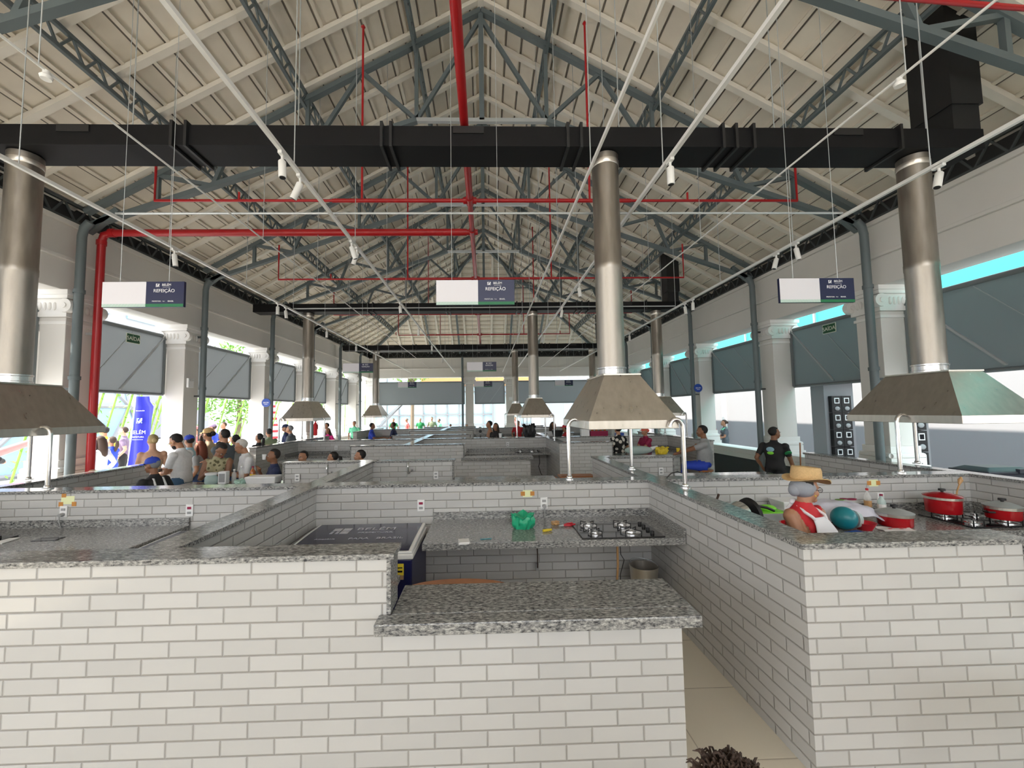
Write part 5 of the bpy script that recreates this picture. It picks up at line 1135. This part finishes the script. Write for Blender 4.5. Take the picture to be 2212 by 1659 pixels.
person(-5.62, 15.0, 170, 1.46, 'woman in vivid pink dress near the fire extinguisher', 'cloth_pink', 'cloth_pink', 'skin_tan', 'long', 'hair_brown', fem=True)
person(-6.05, 16.0, 140, 1.62, 'person in muted purple behind the pink dress', 'cloth_purple', 'cloth_black', 'skin_tan', 'short', 'hair_black')
person(-6.0, 19.2, 180, 1.62, 'person in light green shirt between the far left pillars', 'cloth_mint', 'cloth_black', 'skin_tan', 'short', 'hair_grey', detail=False)
# outside on the left
person(-9.40, 15.2, 150, 1.72, 'man in dark grey t-shirt standing high outside the second opening', 'cloth_grey', 'cloth_denim', 'skin_tan', 'short', 'hair_brown')
person(-9.0, 14.0, 100, 1.68, 'person in blue shirt outside, left of the dark grey t-shirt', 'cloth_blue', 'cloth_denim', 'skin_tan', 'short', 'hair_brown', cap='cloth_purple')
person(-9.1, 13.4, 100, 1.63, 'person in salmon cap outside near the grey post', 'cloth_salmon', 'cloth_denim', 'skin_tan', 'short', 'hair_brown', cap='cloth_salmon')
person(-7.98, 8.85, 90, 1.57, 'woman with long light hair and white blouse right of the red pipe', 'cloth_wht', 'cloth_lgrey', 'skin_tan', 'long', 'hair_brown', fem=True, sleeve=1.5)
person(-10.0, 11.2, 95, 1.71, 'man in yellow shirt outside the left opening', 'cloth_yellow', 'cloth_black', 'skin_tan', 'short', 'hair_black')
person(-10.1, 11.9, 120, 1.68, 'man in purple-grey shirt just behind the yellow shirt', 'cloth_purple', 'cloth_black', 'skin_pale', 'short', 'hair_brown')
person(-8.75, 10.0, 92, 1.50, 'woman with folded arms in a royal blue t-shirt outside', 'cloth_blue', 'cloth_navy', 'skin_tan', 'tail', 'hair_brown', fem=True, lh=(.12, .2, .95), rh=(-.12, .22, .93), nod=-8)
person(-6.35, 6.95, 70, 1.55, 'person in khaki t-shirt seated low beside the red pipe', 'cloth_beige', 'cloth_beige', 'skin_tan', 'none', 'hair_black', 'sit', .40, lean=30, nod=20)
person(-8.75, 7.5, 60, 1.58, 'person in black with a pink sleeve raising an arm at the left edge', 'cloth_black', 'cloth_black', 'skin_tan', 'short', 'hair_brown', cap='black', rh=(.25, .45, 1.35))
prop_t = thing('raised_sleeve', 'salmon pink sleeve of a raised arm at the left edge', 'sleeve', (0, 0, 0)); b = MB(); b.tube([(-8.2, 7.0, 1.30), (-7.9, 7.15, 1.44), (-7.62, 7.3, 1.58)], [.075, .06, .05], 14); b.build('cuffed_sleeve', 'cloth_salmon', prop_t, smooth=50)
person(-6.15, 5.35, 60, 1.55, 'person with curly reddish hair and white t-shirt seated at the left edge', 'cloth_wht', 'cloth_denim', 'skin_tan', 'curly', 'hair_red', 'sit', .45, lean=10)
# foreground head
person(.50, .90, 15, 1.50, 'dark tousled head of a seated person at the bottom edge', 'cloth_black', 'cloth_denim', 'skin_tan', 'wispy', 'hair_brown', 'sit', .42, fem=True)
# ================================================================ OUTSIDE
def leaf_cloud(name, label, cat, x, y, zc, rx, ry, rz, n, m, s=.12, trunk=None, seed=1):
    rnd = random.Random(seed); t = thing(name, label, cat, (x, y, 0)); b = MB()
    for _ in range(n):
        while True:
            p = Vector((rnd.uniform(-1, 1), rnd.uniform(-1, 1), rnd.uniform(-1, 1)))
            if .25 < p.length < 1: break
        c = Vector((p.x*rx, p.y*ry, zc+p.z*rz)); a = Vector((rnd.uniform(-1, 1), rnd.uniform(-1, 1), rnd.uniform(-.6, .6))).normalized(); q = a.cross(Vector((rnd.uniform(-1, 1), rnd.uniform(-1, 1), 1))).normalized()
        k = s*rnd.uniform(.6, 1.3); b.add([c-a*k, c+q*k*.35, c+a*k, c-q*k*.35], [(0, 1, 2, 3)])
    b.build('foliage', m, t)
    if trunk:
        b = MB(); b.tube([(0, 0, 0), (.05, 0, zc*.5), (0, 0, zc)], [trunk, trunk*.8, trunk*.5], 10); b.build('trunk', 'bark', t, smooth=50)
        for k in range(4):
            a = k*1.57+.4; b = MB(); b.tube([(0, 0, zc*.7), (rx*.5*math.cos(a), ry*.5*math.sin(a), zc+rz*.2)], [trunk*.5, trunk*.2], 8); b.build('branch', 'bark', t)
leaf_cloud('tree', 'leafy tree outside beyond the third and fourth left openings', 'tree', -17.5, 30, 4.3, 3.2, 3, 3.2, 2600, 'leaf', .22, .2, 3)
leaf_cloud('tree', 'green tree outside beyond the far left corner', 'tree', -11.8, 31, 4.6, 2.4, 2.4, 2.6, 2000, 'leaf', .2, .18, 4)
leaf_cloud('tree', 'light green tree outside, above the far awning', 'tree', -5.2, 29.6, 5.6, 2.2, 1.6, 1.6, 1200, 'leaf_light', .18, .14, 5)
for i, (x, y) in enumerate(((-12, 12.0), (-12.5, 15.0), (-12.2, 18.2), (-11.5, 21.5), (-8.6, 27.5))):
    t = thing('climbing_plant', ['leaning vine outside the nearest left opening', 'leaning vine outside the second left opening', 'second leaning vine further along on the left', 'third leaning vine outside near the striped cone', 'bamboo clump outside the far left corner'][i], 'plant', (x, y, 0), 0)
    rnd = random.Random(i+50)
    for k in range(5):
        b = MB(); x0 = -1.2+k*.6; pts = [(x0+1.1*s, .3*k, s*4.2) for s in (0, .25, .5, .75, 1)] if i != 4 else [(x0*.5, .1*k, s*3.2) for s in (0, .5, 1)]
        b.tube(pts, .03, 6); st = b.build('stem', 'leaf_light', t)
        b = MB()
        for _ in range(70):
            s = rnd.random(); j = s*(len(pts)-1); a, c = Vector(pts[int(j)]), Vector(pts[min(int(j)+1, len(pts)-1)]); p = a.lerp(c, j-int(j))+Vector((rnd.uniform(-.15, .15), rnd.uniform(-.1, .1), rnd.uniform(-.1, .1)))
            q = Vector((rnd.uniform(-1, 1), rnd.uniform(-1, 1), rnd.uniform(-1, 1))).normalized()*.09; r_ = q.cross(Vector((0, 0, 1)))*.5; b.add([p-q, p+r_, p+q, p-r_], [(0, 1, 2, 3)])
        b.build('leaves', 'leaf', st)
# triangulated glass house
def dome():
    t = thing('glass_house', 'pale faceted glass house outside the left openings', 'building', (-22.5, 17, 0)); V = Vector; n = 12; rings = [(7.2, 0), (7.0, 2.4), (5.9, 4.8), (3.6, 6.6)]
    P = [[V((r*math.cos(2*math.pi*(k+.5*(i % 2))/n), r*math.sin(2*math.pi*(k+.5*(i % 2))/n), z)) for k in range(n)] for i, (r, z) in enumerate(rings)]
    g = MB(); fr = MB()
    for i in range(len(P)-1):
        for k in range(n):
            a, b_ = P[i][k], P[i][(k+1) % n]; o = 0 if i % 2 == 0 else 1; c, d = P[i+1][(k+o) % n], P[i+1][(k-1+o) % n]
            g.add([a, b_, c], [(0, 1, 2)]); g.add([a, c, d], [(0, 1, 2)])
            for p, q in ((a, b_), (a, c), (a, d)): fr.tube([p, q], .09, 6)
    top = V((0, 0, 7.2))
    for k in range(n): g.add([P[-1][k], P[-1][(k+1) % n], top], [(0, 1, 2)]); fr.tube([P[-1][k], top], .07, 6)
    g.build('glass', 'glass_blue', t); fr.build('frame', 'building_white', t)
dome()
t = thing('banner', 'tall blue city banner flying outside the left opening', 'banner', (-7.72, 9.52, 0), R(4)); b = MB(); n = 14; vs = []
for th in (0, .006):
    for i in range(n+1):
        for j in range(9):
            v = i/n; uu = j/8; w = .28+.12*(1-v)**.5 if v > .9 else .40; x0 = -.22+.10*v; vs.append((x0+uu*w+(.02*v), .03*math.sin(uu*9+v*3)+th, .82+v*1.58))
m1 = 9*(n+1); fs = []
for i in range(n):
    for j in range(8): a = i*9+j; fs += [(a, a+1, a+10, a+9), (a+m1, a+9+m1, a+10+m1, a+1+m1)]
b.add(vs, fs); b.build('fabric', 'banner_blue', t, smooth=70); b = MB(); b.tube([(-.25, .02, 0), (-.23, .02, .8), (-.12, .02, 2.45)], .014, 8); b.build('pole', 'plastic_white', t)
logo_mark(.03, -.062, 1.86, .115, t, 'print_white', ['cloth_lblue', 'print_white', 'print_white', 'green_pale']); text('BELÉM', 'lettering', .115, (.01, -.062, 1.60), t, 'print_white'); text('PREFEITURA', 'lettering', .046, (.0, -.062, 1.50), t, 'print_white', sx=1.1); text('REALIZAÇÃO', 'lettering', .03, (.04, -.062, 2.08), t, 'print_white')
b = MB(); b.box(-.10, .12, -.064, -.060, 1.44, 1.447); b.build('underline', 'print_white', t)
t = thing('striped_cone', 'slim white tower with red chevrons far outside on the left', 'tower', (-13.2, 26, 0)); b = MB(); b.lathe([(.55, 0), (.12, 3.2)], n=16); b.build('shaft', 'plastic_white', t)
for k in range(7): b = MB(); z = .5+k*.38; r0 = .55-.43*z/3.2; b.lathe([(r0+.02, z), (r0-.005, z+.14)], n=16); b.build('stripe', 'cloth_red', t)
# exterior buildings
t = thing('white_outbuilding', 'bright white rendered building outside the right side', 'building', (0, 0, 0)); b = MB(); b.box(10.6, 14, 3, 30, 0, 4.35); b.build('wall', 'building_white', t)
for y in (12.2, 18.0): b = MB(); b.box(10.45, 10.6, y, y+.12, 0, 4.35); b.build('drainpipe', 'white_paint', t)
t = thing('turquoise_screen', 'bright turquoise sheeting above the white outbuilding', 'screen', (0, 0, 0)); b = MB(); b.box(12.0, 12.1, -6, 34, 4.35, 9.5); b.build('sheet', 'cyan_sheet', t)
b = MB()
for k in range(10): b.box(11.94, 12.0, -5.5+k*4, -5.42+k*4, 4.35, 9.5)
b.build('posts', 'building_white', t)
def meters(x, y, z0, cols, rows, label):
    t = thing('meter_booth', label, 'meter cabinet', (x, y, 0)); w = cols*.235; b = MB(); b.box(-.10, w+.14, .10, .5, 0, 2.55); b.build('masonry', 'building_white', t); b = MB(); b.box(-.12 if x < 8 else -.45, w+.3, -.15 if x > 8 else .1, .8, 2.55, 2.66); b.build('canopy', 'dark_steel', t)
    for i in range(rows):
        for j in range(cols):
            b = MB(); b.box(j*.235, j*.235+.225, 0, .10, z0+i*.40, z0+i*.40+.385); c = b.build('meter_box', 'black', t)
            b = MB(); b.box(j*.235+.05, j*.235+.17, -.012, 0, z0+i*.4+.21, z0+i*.4+.34); b.build('window_frame', 'plastic_white', c); b = MB(); b.box(j*.235+.07, j*.235+.15, -.016, -.011, z0+i*.4+.23, z0+i*.4+.32); b.build('meter_face', 'black_gloss', c)
            b = MB(); b.ball((j*.235+.11, -.01, z0+i*.4+.09), (.06, .03, .05), 12, 8); b.build('dial_cover', 'grey_plastic', c)
meters(8.15, 9.55, .62, 2, 4, 'black electricity meter boxes on a white booth with dark canopy, right side')
meters(7.72, 7.52, .70, 2, 3, 'black electricity meter boxes seen below the right-hand hood')
t = thing('waste_bin', 'large dark wheeled bin with closed lid at the right', 'bin', (6.28, 5.05, 0)); b = MB(); b.frustum((-.20, .24, -.16, .16), .08, (-.25, .28, -.19, .19), 1.12); b.build('tub', 'bin_plastic', t, bevel=.02)
b = MB(); b.box(-.31, .31, -.22, .22, 1.12, 1.15); b.frustum((-.29, .31, -.20, .20), 1.15, (-.20, .22, -.13, .13), 1.19); L_ = b.build('lid', 'bin_plastic', t, bevel=.01); b = MB(); b.box(.05, .15, -.24, -.2, 1.13, 1.18); b.build('handle', 'bin_plastic', L_)
for s in (-1, 1): b = MB(); b.tube([(s*.2-.02, .15, .08), (s*.2+.02, .15, .08)], .08, 14); b.build('wheel', 'black', t)
# glass pavilion and white building beyond the far end
t = thing('glass_pavilion', 'white framed pale green glass pavilion beyond the far end', 'building', (0, 34, 0))
b = MB(); b.box(-9, 3.8, .1, .2, 0, 5.5); b.build('glazing', 'sky_glass', t)
b = MB()
for k in range(14): x = -9+k*.98; b.box(x-.05, x+.05, -.05, .12, 0, 5.5)
for z in (0.9, 1.75, 3.6, 5.5): b.box(-9, 3.8, -.06, .12, z-.05, z+.05)
b.build('frame', 'building_white', t)
b = MB(); b.box(-5.2, 3.8, -.3, .1, 4.05, 4.75); b.build('orange_band', 'orange_soffit', t)
b = MB(); b.box(.6, 2.8, -.5, -.1, 0, 3.3); b.build('door_glass', 'glass_green', t); b = MB()
for x in (.6, 1.7, 2.8): b.box(x-.06, x+.06, -.55, -.1, 0, 3.3)
b.box(.6, 2.8, -.55, -.1, 3.2, 3.35); b.build('door_frame', 'building_white', t)
b = MB()
for k in range(5): b.bar((-8.6+k*.25, -2.5, .2+k*.35), (-6.2+k*.25, -2.5, 2.6+k*.25), .05, .05)
b.build('stair_railing', 'building_white', t)
t = thing('white_house', 'white house with a louvred window beyond the far right openings', 'building', (0, 38, 0)); b = MB(); b.box(5, 22, 0, 6, 0, 9); b.build('wall', 'building_white', t)
b = MB(); b.box(7.2, 8.6, -.05, 0, 1.0, 2.6); w_ = b.build('window', 'cloth_lblue', t); b = MB(); b.box(11.8, 12.8, -.05, 0, 4.6, 5.4); b.build('window', 'cloth_yellow', t)
t = thing('street_building', 'pale apartment block far outside the left openings', 'building', (-40, 34, 0)); b = MB(); b.box(-6, 10, -10, 12, 0, 16); b.build('wall', 'building_white', t)
for i in range(5):
    for k in range(4): b = MB(); b.box(10, 10.1, -8+k*4.6, -5+k*4.6, 1.2+i*3, 2.8+i*3); b.build('window', 'cloth_lblue', t)
